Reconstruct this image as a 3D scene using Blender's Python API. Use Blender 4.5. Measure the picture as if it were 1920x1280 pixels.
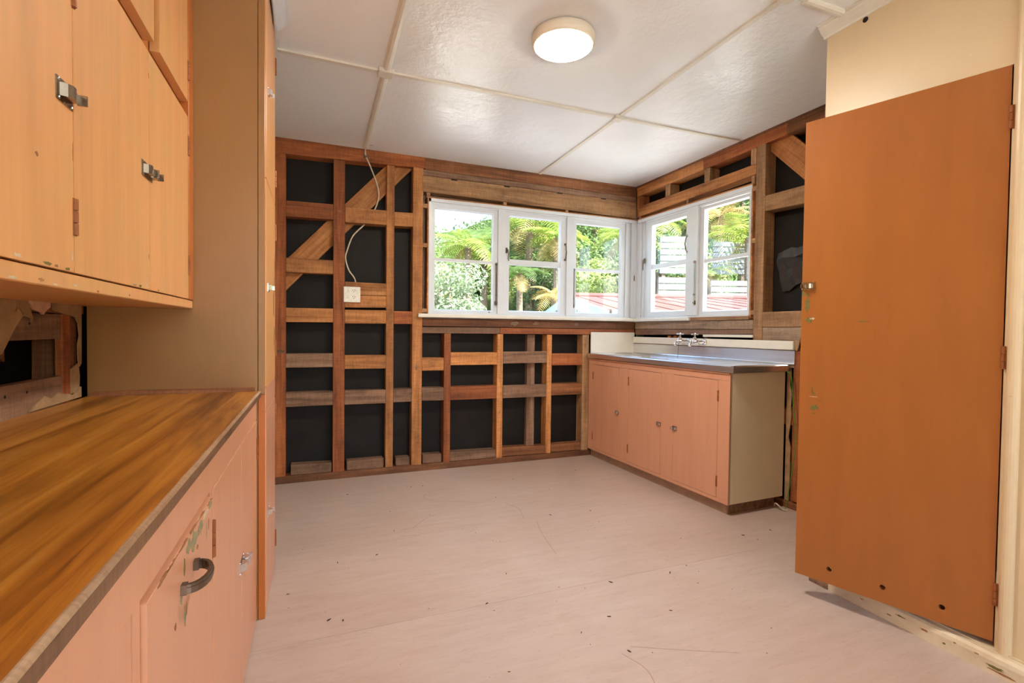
import bpy, bmesh, math, random
from mathutils import Vector, Matrix

sc = bpy.context.scene
for o in list(bpy.data.objects):
    bpy.data.objects.remove(o)
R = math.radians

# ------------------------------------------------------------------ camera, sky, sun, exposure
CAM_H, BACK_Y = 1.0933, 3.787
cd = bpy.data.cameras.new('camera')
cam = bpy.data.objects.new('camera', cd)
sc.collection.objects.link(cam)
sc.camera = cam
cd.sensor_width = 36.0
cd.lens = 36.0 * 929.885 / 1920.0
cd.clip_start = 0.02
cd.clip_end = 400
r_ = Vector((0.92930758, -0.36912651, 0.01153406))
u_ = Vector((-0.00215408, 0.02581333, 0.99966446))
f_ = Vector((0.36930038, 0.92902061, -0.02319339))
cam.matrix_world = Matrix(((r_.x, u_.x, -f_.x, 0), (r_.y, u_.y, -f_.y, 0), (r_.z, u_.z, -f_.z, CAM_H), (0, 0, 0, 1)))

SUN_STRENGTH, SKY_STRENGTH, LAMP_STRENGTH = 12.0, 0.38, 78.0
SUN_TRAVEL = Vector((-0.25, 0.50, -0.83)).normalized()
w = bpy.data.worlds.new('sky')
sc.world = w
w.use_nodes = True
nt = w.node_tree
nt.nodes.clear()
sky = nt.nodes.new('ShaderNodeTexSky')
sky.sky_type = 'NISHITA'
sky.sun_disc = False
sky.sun_elevation = math.asin(-SUN_TRAVEL.z)
sky.sun_rotation = math.atan2(-SUN_TRAVEL.x, -SUN_TRAVEL.y)
sky.air_density = 1.0
sky.dust_density = 2.5
bg = nt.nodes.new('ShaderNodeBackground')
bg.inputs['Strength'].default_value = SKY_STRENGTH
wo = nt.nodes.new('ShaderNodeOutputWorld')
nt.links.new(sky.outputs[0], bg.inputs[0])
nt.links.new(bg.outputs[0], wo.inputs[0])

sd = bpy.data.lights.new('sun', 'SUN')
sd.energy = SUN_STRENGTH
sd.color = (1.0, 0.975, 0.93)
sd.angle = R(0.6)
sun = bpy.data.objects.new('sun', sd)
sc.collection.objects.link(sun)
sun.rotation_euler = SUN_TRAVEL.to_track_quat('-Z', 'Y').to_euler()

vs = sc.view_settings
vs.view_transform = 'Standard'
vs.look = 'None'
vs.exposure = 1.5
vs.gamma = 1.0
vs.use_curve_mapping = False

# ------------------------------------------------------------------ materials
def new_mat(name):
    m = bpy.data.materials.new(name)
    m.use_nodes = True
    n = m.node_tree.nodes
    return m, n, m.node_tree.links, n['Principled BSDF']

def coords(n, l, scale, rnd=True, kind='Object'):
    tc = n.new('ShaderNodeTexCoord')
    mp = n.new('ShaderNodeMapping')
    mp.inputs['Scale'].default_value = scale
    if rnd:
        oi = n.new('ShaderNodeObjectInfo')
        mu = n.new('ShaderNodeMath'); mu.operation = 'MULTIPLY'; mu.inputs[1].default_value = 37.0
        l.new(oi.outputs['Random'], mu.inputs[0])
        ad = n.new('ShaderNodeVectorMath'); ad.operation = 'ADD'
        l.new(tc.outputs[kind], ad.inputs[0]); l.new(mu.outputs[0], ad.inputs[1])
        l.new(ad.outputs[0], mp.inputs['Vector'])
    else:
        l.new(tc.outputs[kind], mp.inputs['Vector'])
    return mp.outputs[0]

def noise(n, l, vec, scale, detail=4, rough=0.6, dist=0.0):
    t = n.new('ShaderNodeTexNoise')
    t.inputs['Scale'].default_value = scale
    t.inputs['Detail'].default_value = detail
    t.inputs['Roughness'].default_value = rough
    t.inputs['Distortion'].default_value = dist
    l.new(vec, t.inputs['Vector'])
    return t.outputs['Fac']

def ramp(n, l, fac, stops):
    t = n.new('ShaderNodeValToRGB')
    e = t.color_ramp.elements
    while len(e) < len(stops):
        e.new(0.5)
    for i, (p, c) in enumerate(stops):
        e[i].position = p
        e[i].color = (*c, 1) if len(c) == 3 else c
    l.new(fac, t.inputs[0])
    return t.outputs[0]

def mix(n, l, a, b, fac, mode='MIX'):
    t = n.new('ShaderNodeMix'); t.data_type = 'RGBA'; t.blend_type = mode
    for sock, v in ((t.inputs[0], fac), (t.inputs[6], a), (t.inputs[7], b)):
        if isinstance(v, (int, float)):
            sock.default_value = v
        elif isinstance(v, tuple):
            sock.default_value = (*v, 1)
        else:
            l.new(v, sock)
    return t.outputs[2]

def bump(n, l, h, p, strength, dist=0.01):
    b = n.new('ShaderNodeBump')
    b.inputs['Strength'].default_value = strength
    b.inputs['Distance'].default_value = dist
    l.new(h, b.inputs['Height'])
    l.new(b.outputs[0], p.inputs['Normal'])

def mul(c, k):
    return tuple(min(1, v * k) for v in c[:3])

def timber(name, dark, mid, light, rough=0.75, grain=1.0):
    """rough sawn timber, grain along the local X axis of each piece"""
    m, n, l, p = new_mat(name)
    v = coords(n, l, (1.6 * grain, 26, 26))
    f = noise(n, l, v, 1.0, 6, 0.65, 0.6)
    col = ramp(n, l, f, [(0.28, dark), (0.5, mid), (0.72, light)])
    v2 = coords(n, l, (3, 6, 6))
    f2 = noise(n, l, v2, 1.1, 5, 0.7)
    stain = ramp(n, l, f2, [(0.27, (0.34, 0.32, 0.32)), (0.43, (0.80, 0.79, 0.78)), (0.56, (1, 1, 1)), (0.74, (1.2, 1.18, 1.12))])
    col = mix(n, l, col, stain, 0.85, 'MULTIPLY')
    v3 = coords(n, l, (150, 14, 14))
    saw = noise(n, l, v3, 1.0, 2, 0.5, 0.3)
    sawc = ramp(n, l, saw, [(0.35, (0.66, 0.63, 0.60)), (0.6, (1.05, 1.05, 1.05))])
    col = mix(n, l, col, sawc, 0.5, 'MULTIPLY')
    oi = n.new('ShaderNodeObjectInfo')
    hs = n.new('ShaderNodeHueSaturation')
    mr = n.new('ShaderNodeMapRange')
    mr.inputs[3].default_value = 0.78; mr.inputs[4].default_value = 1.25
    l.new(oi.outputs['Random'], mr.inputs[0]); l.new(mr.outputs[0], hs.inputs['Value'])
    l.new(col, hs.inputs['Color'])
    l.new(hs.outputs[0], p.inputs['Base Color'])
    p.inputs['Roughness'].default_value = rough
    bump(n, l, f, p, 0.35, 0.003)
    return m

def paint(name, col, rough=0.4, streak=(22, 22, 1.6), var=0.12, dirt=None, bmp=0.12):
    m, n, l, p = new_mat(name)
    v = coords(n, l, streak)
    f = noise(n, l, v, 1.0, 5, 0.65)
    c = ramp(n, l, f, [(0.3, mul(col, 1 - var)), (0.5, col), (0.72, mul(col, 1 + var))])
    if dirt:
        v2 = coords(n, l, (2.3, 2.3, 2.3))
        f2 = noise(n, l, v2, 1.6, 6, 0.7)
        k = ramp(n, l, f2, [(0.48, (0, 0, 0)), (0.75, (1, 1, 1))])
        c = mix(n, l, c, dirt, k)
    l.new(c, p.inputs['Base Color'])
    p.inputs['Roughness'].default_value = rough
    v3 = coords(n, l, (60, 60, 12))
    bump(n, l, noise(n, l, v3, 1.0, 3, 0.5), p, bmp, 0.004)
    return m

def plain(name, col, rough=0.5, metal=0.0, var=0.1, scale=40, bmp=0.0):
    m, n, l, p = new_mat(name)
    v = coords(n, l, (scale,) * 3)
    f = noise(n, l, v, 1.0, 4)
    l.new(ramp(n, l, f, [(0.3, mul(col, 1 - var)), (0.7, mul(col, 1 + var))]), p.inputs['Base Color'])
    p.inputs['Roughness'].default_value = rough
    p.inputs['Metallic'].default_value = metal
    if bmp:
        bump(n, l, f, p, bmp, 0.004)
    return m

def leaf(name, a, b, trans=0.45):
    m, n, l, p = new_mat(name)
    v = coords(n, l, (3, 3, 3))
    f = noise(n, l, v, 2.5, 3)
    c = ramp(n, l, f, [(0.32, a), (0.66, b)])
    l.new(c, p.inputs['Base Color'])
    p.inputs['Roughness'].default_value = 0.5
    tr = n.new('ShaderNodeBsdfTranslucent')
    l.new(c, tr.inputs['Color'])
    ms = n.new('ShaderNodeMixShader'); ms.inputs[0].default_value = trans
    l.new(p.outputs[0], ms.inputs[1]); l.new(tr.outputs[0], ms.inputs[2])
    l.new(ms.outputs[0], n['Material Output'].inputs[0])
    return m

M = {}
M['rimu'] = timber('red_brown_timber', (0.17, 0.043, 0.012), (0.35, 0.10, 0.026), (0.50, 0.175, 0.052))
M['oak'] = timber('orange_brown_timber', (0.26, 0.095, 0.026), (0.52, 0.21, 0.062), (0.70, 0.33, 0.115))
M['grey_timber'] = timber('weathered_brown_timber', (0.12, 0.062, 0.035), (0.24, 0.13, 0.075), (0.36, 0.215, 0.135))
M['dark_timber'] = timber('dark_stained_timber', (0.10, 0.035, 0.013), (0.23, 0.085, 0.03), (0.36, 0.15, 0.058))
M['pale_timber'] = timber('pale_sawn_timber', (0.22, 0.105, 0.045), (0.42, 0.225, 0.10), (0.58, 0.34, 0.17))
M['board'] = timber('dusty_pale_board', (0.20, 0.12, 0.07), (0.36, 0.24, 0.15), (0.5, 0.36, 0.24))
M['orange'] = paint('apricot_orange_paint', (0.74, 0.37, 0.145), 0.33, var=0.11, dirt=(0.66, 0.40, 0.16))
M['orange_dark'] = paint('dark_and_shaded_orange', (0.50, 0.155, 0.03), 0.4, var=0.08)
M['salmon'] = paint('daylight_tinted_orange_paint', (0.70, 0.345, 0.205), 0.3, var=0.05)  # same paint as the orange doors; bluish daylight's pink tint put into the colour
M['door_paint'] = paint('burnt_orange_paint', (0.37, 0.125, 0.026), 0.34, (14, 14, 2.2), 0.06, bmp=0.2)
M['tan'] = paint('tan_panel_paint', (0.36, 0.185, 0.066), 0.36, (6, 6, 4), 0.04)
M['beige'] = paint('beige_paint', (0.80, 0.69, 0.49), 0.38, (6, 6, 4), 0.04)
M['cream'] = paint('cream_paint', (0.74, 0.58, 0.36), 0.38, (5, 5, 4), 0.03)
M['cream_worn'] = paint('worn_cream_paint', (0.74, 0.62, 0.44), 0.4, (8, 3, 8), 0.05, dirt=(0.56, 0.42, 0.24))
M['white'] = paint('white_window_paint', (0.70, 0.735, 0.77), 0.3, (10, 10, 10), 0.03)
M['offwhite'] = paint('off_white_paint', (0.76, 0.72, 0.62), 0.35, (8, 8, 8), 0.05)
M['paper'] = plain('black_building_paper', (0.012, 0.0095, 0.008), 0.62, var=0.3, scale=8, bmp=0.3)
M['paper'].node_tree.nodes['Principled BSDF'].inputs['Specular IOR Level'].default_value = 0.25
M['paper_sheen'] = plain('sheened_building_paper', (0.03, 0.027, 0.025), 0.42, var=0.2, scale=8, bmp=0.3)  # same black paper, its colour lifted to paint the fold's sheen
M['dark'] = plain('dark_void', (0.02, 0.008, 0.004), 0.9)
M['sheath'] = plain('grey_weatherboard', (0.5, 0.5, 0.48), 0.7)
M['chrome'] = plain('chrome', (0.75, 0.75, 0.76), 0.16, 1.0, 0.04)
M['nickel'] = plain('tarnished_nickel', (0.34, 0.29, 0.23), 0.2, 1.0, 0.15)
M['bronze'] = plain('oxidised_bronze', (0.20, 0.155, 0.12), 0.36, 0.9, 0.2)
M['iron'] = plain('dull_iron', (0.16, 0.14, 0.12), 0.5, 0.8, 0.2)
M['rust'] = plain('painted_rusty_hinge', (0.33, 0.115, 0.035), 0.55, 0.2, 0.25)
M['hole'] = plain('drilled_hole_dark', (0.01, 0.006, 0.004), 0.9)
M['chip_green'] = plain('green_undercoat', (0.17, 0.15, 0.035), 0.6, 0, 0.25, 90)
M['chip_sage'] = plain('sage_undercoat', (0.33, 0.29, 0.165), 0.6, 0, 0.25, 90)
M['chip_wood'] = plain('bare_wood_chip', (0.34, 0.15, 0.06), 0.7, 0, 0.3, 90)
M['chip_pale'] = plain('pale_filler', (0.66, 0.52, 0.36), 0.7, 0, 0.2, 60)
M['kick'] = plain('toe_kick_brown', (0.40, 0.25, 0.16), 0.5, 0, 0.15, 12)
M['plastic'] = plain('white_plastic', (0.80, 0.76, 0.66), 0.3)
M['cable'] = plain('cream_cable_sheath', (0.66, 0.55, 0.40), 0.45)
M['green_wire'] = plain('green_wire_sheath', (0.05, 0.30, 0.03), 0.4)
M['debris'] = plain('brown_leaf_litter', (0.08, 0.045, 0.025), 0.9)
M['scuff'] = plain('faint_scuff', (0.36, 0.25, 0.20), 0.6)
M['wallboard'] = plain('torn_wallboard', (0.36, 0.225, 0.115), 0.85, 0, 0.25, 18, 0.3)
M['pinkboard'] = plain('torn_lining_paper', (0.62, 0.38, 0.25), 0.8, 0, 0.15, 30)

def steel():
    m, n, l, p = new_mat('brushed_stainless_steel')
    v = coords(n, l, (2.0, 90, 90))
    f = noise(n, l, v, 1.0, 4)
    l.new(ramp(n, l, f, [(0.3, (0.72, 0.73, 0.74)), (0.7, (0.88, 0.89, 0.90))]), p.inputs['Base Color'])
    p.inputs['Metallic'].default_value = 1.0
    p.inputs['Roughness'].default_value = 0.32
    bump(n, l, noise(n, l, coords(n, l, (5, 5, 5)), 1.0, 3), p, 0.12, 0.01)
    return m
M['steel'] = steel()

def floor_mat():
    m, n, l, p = new_mat('pinkish_floor_sheet')
    v = coords(n, l, (2.2, 14, 8), True)
    f = noise(n, l, v, 1.6, 7, 0.7, 0.5)
    c = ramp(n, l, f, [(0.25, (0.48, 0.365, 0.305)), (0.5, (0.53, 0.415, 0.355)), (0.75, (0.57, 0.455, 0.40))])
    v2 = coords(n, l, (1, 1, 1))
    f2 = noise(n, l, v2, 1.3, 6, 0.65)
    c = mix(n, l, c, ramp(n, l, f2, [(0.3, (0.86, 0.80, 0.74)), (0.6, (1, 1, 1)), (0.8, (1.0, 0.96, 1.0))]), 0.7, 'MULTIPLY')
    v3 = coords(n, l, (9, 30, 9))
    f3 = noise(n, l, v3, 2.0, 8, 0.75)
    c = mix(n, l, c, ramp(n, l, f3, [(0.34, (0.82, 0.74, 0.68)), (0.46, (1, 1, 1))]), 0.5, 'MULTIPLY')
    l.new(c, p.inputs['Base Color'])
    rr = n.new('ShaderNodeMapRange')
    rr.inputs[1].default_value = 0.3; rr.inputs[2].default_value = 0.7
    rr.inputs[3].default_value = 0.32; rr.inputs[4].default_value = 0.5
    l.new(f2, rr.inputs[0]); l.new(rr.outputs[0], p.inputs['Roughness'])
    bump(n, l, f3, p, 0.05, 0.003)
    return m
M['floor'] = floor_mat()

def ceiling_mat():
    m, n, l, p = new_mat('white_enamel_ceiling')
    v = coords(n, l, (1, 1, 1))
    f = noise(n, l, v, 1.9, 3, 0.5)
    c = ramp(n, l, f, [(0.15, (0.80, 0.805, 0.785)), (0.5, (0.845, 0.855, 0.85)), (0.85, (0.87, 0.885, 0.89))])
    l.new(c, p.inputs['Base Color'])
    rr = n.new('ShaderNodeMapRange')
    rr.inputs[1].default_value = 0.1; rr.inputs[2].default_value = 0.9
    rr.inputs[3].default_value = 0.22; rr.inputs[4].default_value = 0.44
    l.new(noise(n, l, v, 3.0, 3, 0.55), rr.inputs[0]); l.new(rr.outputs[0], p.inputs['Roughness'])
    b1 = noise(n, l, coords(n, l, (1, 1, 1)), 4.5, 5, 0.65)
    bump(n, l, b1, p, 0.38, 0.03)
    p.inputs['Specular IOR Level'].default_value = 0.75
    return m
M['ceiling'] = ceiling_mat()

def worktop_mat():
    m, n, l, p = new_mat('varnished_timber_worktop')
    v = coords(n, l, (30, 1.3, 30), False)
    f = noise(n, l, v, 1.0, 7, 0.65, 0.9)
    c = ramp(n, l, f, [(0.26, (0.10, 0.028, 0.006)), (0.42, (0.33, 0.115, 0.015)), (0.58, (0.48, 0.20, 0.028)), (0.74, (0.60, 0.31, 0.08))])
    v2 = coords(n, l, (7, 1.1, 7), False)
    f2 = noise(n, l, v2, 1.0, 6, 0.65, 0.5)
    c = mix(n, l, c, ramp(n, l, f2, [(0.32, (0.30, 0.24, 0.20)), (0.48, (1, 1, 1)), (0.70, (1.2, 1.15, 1.0))]), 0.85, 'MULTIPLY')
    f3 = noise(n, l, coords(n, l, (9, 2.0, 9), False), 1.0, 8, 0.75)
    c = mix(n, l, c, (0.52, 0.34, 0.19), ramp(n, l, f3, [(0.60, (0, 0, 0)), (0.72, (0.75, 0.75, 0.75))]))
    l.new(c, p.inputs['Base Color'])
    p.inputs['Roughness'].default_value = 0.30
    p.inputs['Specular IOR Level'].default_value = 0.35
    bump(n, l, f, p, 0.08, 0.002)
    return m
M['worktop'] = worktop_mat()
M['worn_edge'] = timber('worn_worktop_edge', (0.11, 0.05, 0.025), (0.22, 0.115, 0.058), (0.34, 0.20, 0.11), 0.5)
M['pale_edge'] = timber('worn_arris_highlight', (0.26, 0.12, 0.05), (0.46, 0.28, 0.16), (0.64, 0.48, 0.34), 0.4)

def glass_mat():
    m, n, l, p = new_mat('window_glass')
    n.remove(p)
    t = n.new('ShaderNodeBsdfTransparent'); t.inputs[0].default_value = (0.97, 0.985, 0.98, 1)
    g = n.new('ShaderNodeBsdfGlossy'); g.inputs['Roughness'].default_value = 0.02
    lw = n.new('ShaderNodeLayerWeight'); lw.inputs[0].default_value = 0.5
    pw = n.new('ShaderNodeMath'); pw.operation = 'POWER'; pw.inputs[1].default_value = 5.0
    l.new(lw.outputs['Facing'], pw.inputs[0])
    ma = n.new('ShaderNodeMath'); ma.operation = 'MULTIPLY_ADD'; ma.inputs[1].default_value = 0.96; ma.inputs[2].default_value = 0.035
    l.new(pw.outputs[0], ma.inputs[0])
    ms = n.new('ShaderNodeMixShader')
    l.new(ma.outputs[0], ms.inputs[0]); l.new(t.outputs[0], ms.inputs[1]); l.new(g.outputs[0], ms.inputs[2])
    l.new(ms.outputs[0], n['Material Output'].inputs[0])
    return m
M['glass'] = glass_mat()

def emit(name, col, s):
    m, n, l, p = new_mat(name)
    p.inputs['Base Color'].default_value = (0.9, 0.85, 0.75, 1)
    p.inputs['Emission Color'].default_value = (*col, 1)
    p.inputs['Emission Strength'].default_value = s
    return m
M['lamp'] = emit('lit_opal_diffuser', (1.0, 0.92, 0.80), LAMP_STRENGTH)
M['lamp_body'] = plain('lamp_rim_plastic', (0.84, 0.76, 0.62), 0.35, 0, 0.015)

M['fern'] = leaf('bright_fern_green', (0.136, 0.211, 0.025), (0.322, 0.384, 0.081))
M['fern_dark'] = leaf('deep_fern_green', (0.050, 0.105, 0.025), (0.155, 0.236, 0.062))
M['fern_dry'] = leaf('dry_fern_straw', (0.298, 0.211, 0.062), (0.434, 0.341, 0.136), 0.3)
M['leaf_a'] = leaf('yellow_green_leaf', (0.124, 0.198, 0.031), (0.322, 0.372, 0.124))
M['leaf_b'] = leaf('mid_green_leaf', (0.074, 0.161, 0.031), (0.223, 0.322, 0.105))
M['leaf_c'] = leaf('pale_grey_green_leaf', (0.149, 0.223, 0.112), (0.341, 0.409, 0.260))
M['leaf_d'] = leaf('dark_green_leaf', (0.031, 0.074, 0.019), (0.124, 0.198, 0.056))
M['bark'] = plain('brown_grey_bark', (0.20, 0.145, 0.10), 0.9, 0, 0.4, 14, 0.5)
M['hill'] = plain('dark_undergrowth', (0.045, 0.075, 0.02), 0.9, 0, 0.6, 2.2, 0.6)  # dark green base so the slope reads as dark bush
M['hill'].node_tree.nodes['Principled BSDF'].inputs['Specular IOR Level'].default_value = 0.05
M['grass'] = plain('lawn_grass', (0.16, 0.26, 0.05), 0.9, 0, 0.3, 6)
M['red_roof'] = plain('faded_red_roof', (0.13, 0.055, 0.05), 0.95, 0, 0.1, 4)
M['red_roof'].node_tree.nodes['Principled BSDF'].inputs['Specular IOR Level'].default_value = 0.1
M['shed_white'] = plain('white_shed_board', (0.42, 0.45, 0.44), 0.6, 0, 0.05, 5)
M['fence_white'] = plain('whitewashed_board', (0.20, 0.215, 0.21), 0.6, 0, 0.08, 5)
M['bounce_pale'] = plain('pale_bounce_slab', (0.74, 0.73, 0.70), 0.8, 0, 0.1, 6)

# ------------------------------------------------------------------ mesh helpers
class MB:
    def __init__(s):
        s.v, s.f = [], []
    def quadbox(s, p):                     # 8 corners, bottom ring then top ring
        b = len(s.v); s.v += [Vector(q) for q in p]
        s.f += [tuple(b + i for i in q) for q in ((3, 2, 1, 0), (4, 5, 6, 7), (0, 1, 5, 4), (1, 2, 6, 5), (2, 3, 7, 6), (3, 0, 4, 7))]
        return s
    def box(s, x0, x1, y0, y1, z0, z1):
        return s.quadbox([(x0, y0, z0), (x1, y0, z0), (x1, y1, z0), (x0, y1, z0), (x0, y0, z1), (x1, y0, z1), (x1, y1, z1), (x0, y1, z1)])
    def frame_box(s, O, A, B, N, a0, a1, b0, b1, c0, c1):
        P = lambda a, b, c: O + A * a + B * b + N * c
        return s.quadbox([P(a0, b0, c0), P(a1, b0, c0), P(a1, b1, c0), P(a0, b1, c0), P(a0, b0, c1), P(a1, b0, c1), P(a1, b1, c1), P(a0, b1, c1)])
    def prism(s, poly, ext):               # polygon (3D points) pushed along ext
        b = len(s.v); n = len(poly); e = Vector(ext)
        s.v += [Vector(q) for q in poly] + [Vector(q) + e for q in poly]
        s.f.append(tuple(range(b + n - 1, b - 1, -1)))
        s.f.append(tuple(range(b + n, b + 2 * n)))
        for i in range(n):
            j = (i + 1) % n
            s.f.append((b + i, b + j, b + n + j, b + n + i))
        return s
    def tube(s, pts, r, seg=8, cap=True):
        pts = [Vector(q) for q in pts]
        rr = r if isinstance(r, (list, tuple)) else [r] * len(pts)
        b = len(s.v); up = Vector((0.13, 0.21, 1)).normalized()
        for i, q in enumerate(pts):
            t = (pts[min(i + 1, len(pts) - 1)] - pts[max(i - 1, 0)]).normalized()
            a = t.cross(up)
            if a.length < 0.05:
                a = t.cross(Vector((1, 0.2, 0)))
            a.normalize(); c = t.cross(a)
            up = -c if c.dot(up) < 0 else c
            up = a.cross(t) if a.cross(t).length > 0.5 else up
            for k in range(seg):
                an = 2 * math.pi * k / seg
                s.v.append(q + a * (math.cos(an) * rr[i]) + c * (math.sin(an) * rr[i]))
        for i in range(len(pts) - 1):
            for k in range(seg):
                k2 = (k + 1) % seg
                s.f.append((b + i * seg + k, b + i * seg + k2, b + (i + 1) * seg + k2, b + (i + 1) * seg + k))
        if cap:
            s.f.append(tuple(b + k for k in range(seg - 1, -1, -1)))
            s.f.append(tuple(b + (len(pts) - 1) * seg + k for k in range(seg)))
        return s
    def lathe(s, O, N, prof, seg=32):      # profile of (radius, height along N)
        N = Vector(N).normalized(); O = Vector(O)
        a = N.cross(Vector((0, 0, 1)) if abs(N.z) < 0.9 else Vector((1, 0, 0))).normalized(); c = N.cross(a)
        b = len(s.v)
        for r, h in prof:
            for k in range(seg):
                an = 2 * math.pi * k / seg
                s.v.append(O + N * h + a * (math.cos(an) * r) + c * (math.sin(an) * r))
        for i in range(len(prof) - 1):
            for k in range(seg):
                k2 = (k + 1) % seg
                s.f.append((b + i * seg + k, b + i * seg + k2, b + (i + 1) * seg + k2, b + (i + 1) * seg + k))
        s.f.append(tuple(b + k for k in range(seg - 1, -1, -1)))
        s.f.append(tuple(b + (len(prof) - 1) * seg + k for k in range(seg)))
        return s

ORG = {}
def link(o):
    sc.collection.objects.link(o)
    return o

def empty(name, loc=(0, 0, 0), rotz=0.0, local=False):
    o = link(bpy.data.objects.new(name, None))
    o.location = loc
    o.rotation_euler = (0, 0, rotz)
    o.empty_display_size = 0.05
    ORG[o.name] = Vector((0, 0, 0)) if local else Vector(loc)
    return o

def tag(o, label=None, cat=None, group=None, kind=None):
    for k, v in (('label', label), ('category', cat), ('group', group), ('kind', kind)):
        if v:
            o[k] = v
    return o

def build(name, mb, mat, parent=None, bevel=0.0, smooth=False, rot=None, seg=1, origin=None, label=None):
    """one mesh object from root-frame coordinates; rot = Matrix 3x3 whose columns are the piece's own axes"""
    if origin is None:
        lo = Vector([min(q[i] for q in mb.v) for i in range(3)]); hi = Vector([max(q[i] for q in mb.v) for i in range(3)])
        origin = (lo + hi) / 2
    origin = Vector(origin)
    inv = rot.transposed() if rot else None
    me = bpy.data.meshes.new(name)
    vs_ = [(inv @ (q - origin)) if rot else (q - origin) for q in mb.v]
    me.from_pydata([tuple(q) for q in vs_], [], mb.f)
    bm = bmesh.new(); bm.from_mesh(me)
    bmesh.ops.recalc_face_normals(bm, faces=bm.faces)
    if bevel:
        bmesh.ops.bevel(bm, geom=list(bm.edges), offset=bevel, segments=seg, affect='EDGES', clamp_overlap=True)
    bm.to_mesh(me); bm.free()
    if smooth:
        for q in me.polygons:
            q.use_smooth = True
    me.materials.append(M[mat])
    o = link(bpy.data.objects.new(name, me))
    base = ORG[parent.name] if parent else Vector((0, 0, 0))
    o.location = origin - base
    if rot:
        o.rotation_euler = rot.to_euler()
    if parent:
        o.parent = parent
    ORG[o.name] = origin
    if label:
        o['label'] = label
    return o

def sbox(name, mat, parent, x0, x1, y0, y1, z0, z1, bevel=0.0, label=None):
    return build(name, MB().box(x0, x1, y0, y1, z0, z1), mat, parent, bevel, label=label)

ROT_Z = Matrix(((0, 0, -1), (0, 1, 0), (1, 0, 0)))     # local X runs up
ROT_Y = Matrix(((0, -1, 0), (1, 0, 0), (0, 0, 1)))     # local X runs along Y
rng = random.Random(7)

def piece(name, mat, parent, x0, x1, y0, y1, z0, z1, axis='x', bevel=0.0022, jit=0.0015):
    """a sawn timber with its grain along the chosen axis and slightly uneven ends"""
    mb = MB().box(x0, x1, y0, y1, z0, z1)
    for q in mb.v:
        q += Vector((rng.uniform(-jit, jit), rng.uniform(-jit, jit), rng.uniform(-jit, jit)))
    return build(name, mb, mat, parent, bevel, rot={'x': None, 'z': ROT_Z, 'y': ROT_Y}[axis])

def board4(name, mat, parent, quad, y0, y1, bevel=0.002):
    """timber from four (x, z) corners of its face, pushed from y0 to y1"""
    return build(name, MB().prism([(x, y0, z) for x, z in quad], (0, y1 - y0, 0)), mat, parent, bevel)

def blob(O, A, B, w_, h_, seed, n=17, jag=0.62):
    g = random.Random(seed)
    return [O + A * (math.cos(2 * math.pi * k / n) * w_ * (1 - jag * g.random())) + B * (math.sin(2 * math.pi * k / n) * h_ * (1 - jag * g.random())) for k in range(n)]

def chip(parent, O, A, B, N, w_, h_, seed, mat, name='paint_chip'):
    O, A, B, N = map(Vector, (O, A, B, N))
    return build(name, MB().prism(blob(O - N * 0.0008, A, B, w_, h_, seed), N * 0.0012), mat, parent)

def latch(parent, O, A, N, double=False, mat='nickel', k=1.0):
    """spring catch: screw plate, humped case and finger lever; A runs across the door, N out of it"""
    O, A, N = Vector(O), Vector(A), Vector(N); Z = Vector((0, 0, 1))
    mb = MB()
    L = 0.060 * k if not double else 0.085 * k
    mb.frame_box(O, A, Z, N, -0.006 * k, L * 0.9, -0.019 * k, 0.019 * k, 0.0, 0.002)
    for j in range(2 if double else 1):
        o2 = O + A * (j * 0.040 * k)
        prof = [(0.004, 0.002), (0.008, 0.012), (0.016, 0.017), (0.026, 0.017), (0.036, 0.012), (0.040, 0.002)]
        mb.prism([o2 + A * (a * k) + N * (c * k) - Z * (0.011 * k) for a, c in prof], Z * (0.022 * k))
        mb.frame_box(o2, A, Z, N, 0.036 * k, 0.050 * k, -0.008 * k, 0.008 * k, 0.010 * k, 0.013 * k)
        mb.frame_box(o2, A, Z, N, 0.047 * k, 0.051 * k, -0.009 * k, 0.009 * k, 0.010 * k, 0.024 * k)
    for a in (0.002, L * 0.82):
        for b in (-0.0155, 0.0155):
            mb.lathe(O + A * a + Z * (b * k) + N * 0.002, N, [(0.0028, 0), (0.0028, 0.001), (0.0012, 0.0016)], 8)
    return build('latch', mb, mat, parent, 0.0)

def hinge(parent, O, N, L=0.066, mat='rust'):
    """painted butt hinge knuckle in three barrels"""
    O, N = Vector(O), Vector(N); Z = Vector((0, 0, 1)); mb = MB()
    for i in range(3):
        a = -L / 2 + i * L / 3
        mb.tube([O + Z * (a + 0.001), O + Z * (a + L / 3 - 0.001)], 0.0052, 8)
    T = N.cross(Z)
    mb.frame_box(O, T, Z, N, -0.0065, 0.0065, -L / 2, L / 2, -0.0035, 0.0005)
    return build('hinge', mb, mat, parent)

CZ = lambda y: 2.397 + 0.016 * (3.787 - y)          # the ceiling rises a little towards the camera
TH = R(1.8)                                         # the right wall is not quite square to the back wall
CORNER = Vector((2.705, 3.787, 0))
# right-wall frame: local x = s along the wall towards the camera, local y = depth into the wall, z up
RW_ROT = math.atan2(-math.cos(TH), math.sin(TH))

# ================================================================== SETTING
# ---- floor: a slab under two sheets that meet in a fine joint
floor = empty('floor'); tag(floor, 'pinkish beige worn floor sheeting across the kitchen', kind='structure')
sbox('floor_slab', 'dark_timber', floor, -0.95, 3.3, -2.35, 3.93, -0.16, -0.012)
sbox('floor_sheet', 'floor', floor, -0.95, 3.3, 1.8465, 3.93, -0.012, 0.0)
sbox('floor_sheet', 'floor', floor, -0.95, 3.3, -2.35, 1.8455, -0.012, 0.0)

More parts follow.
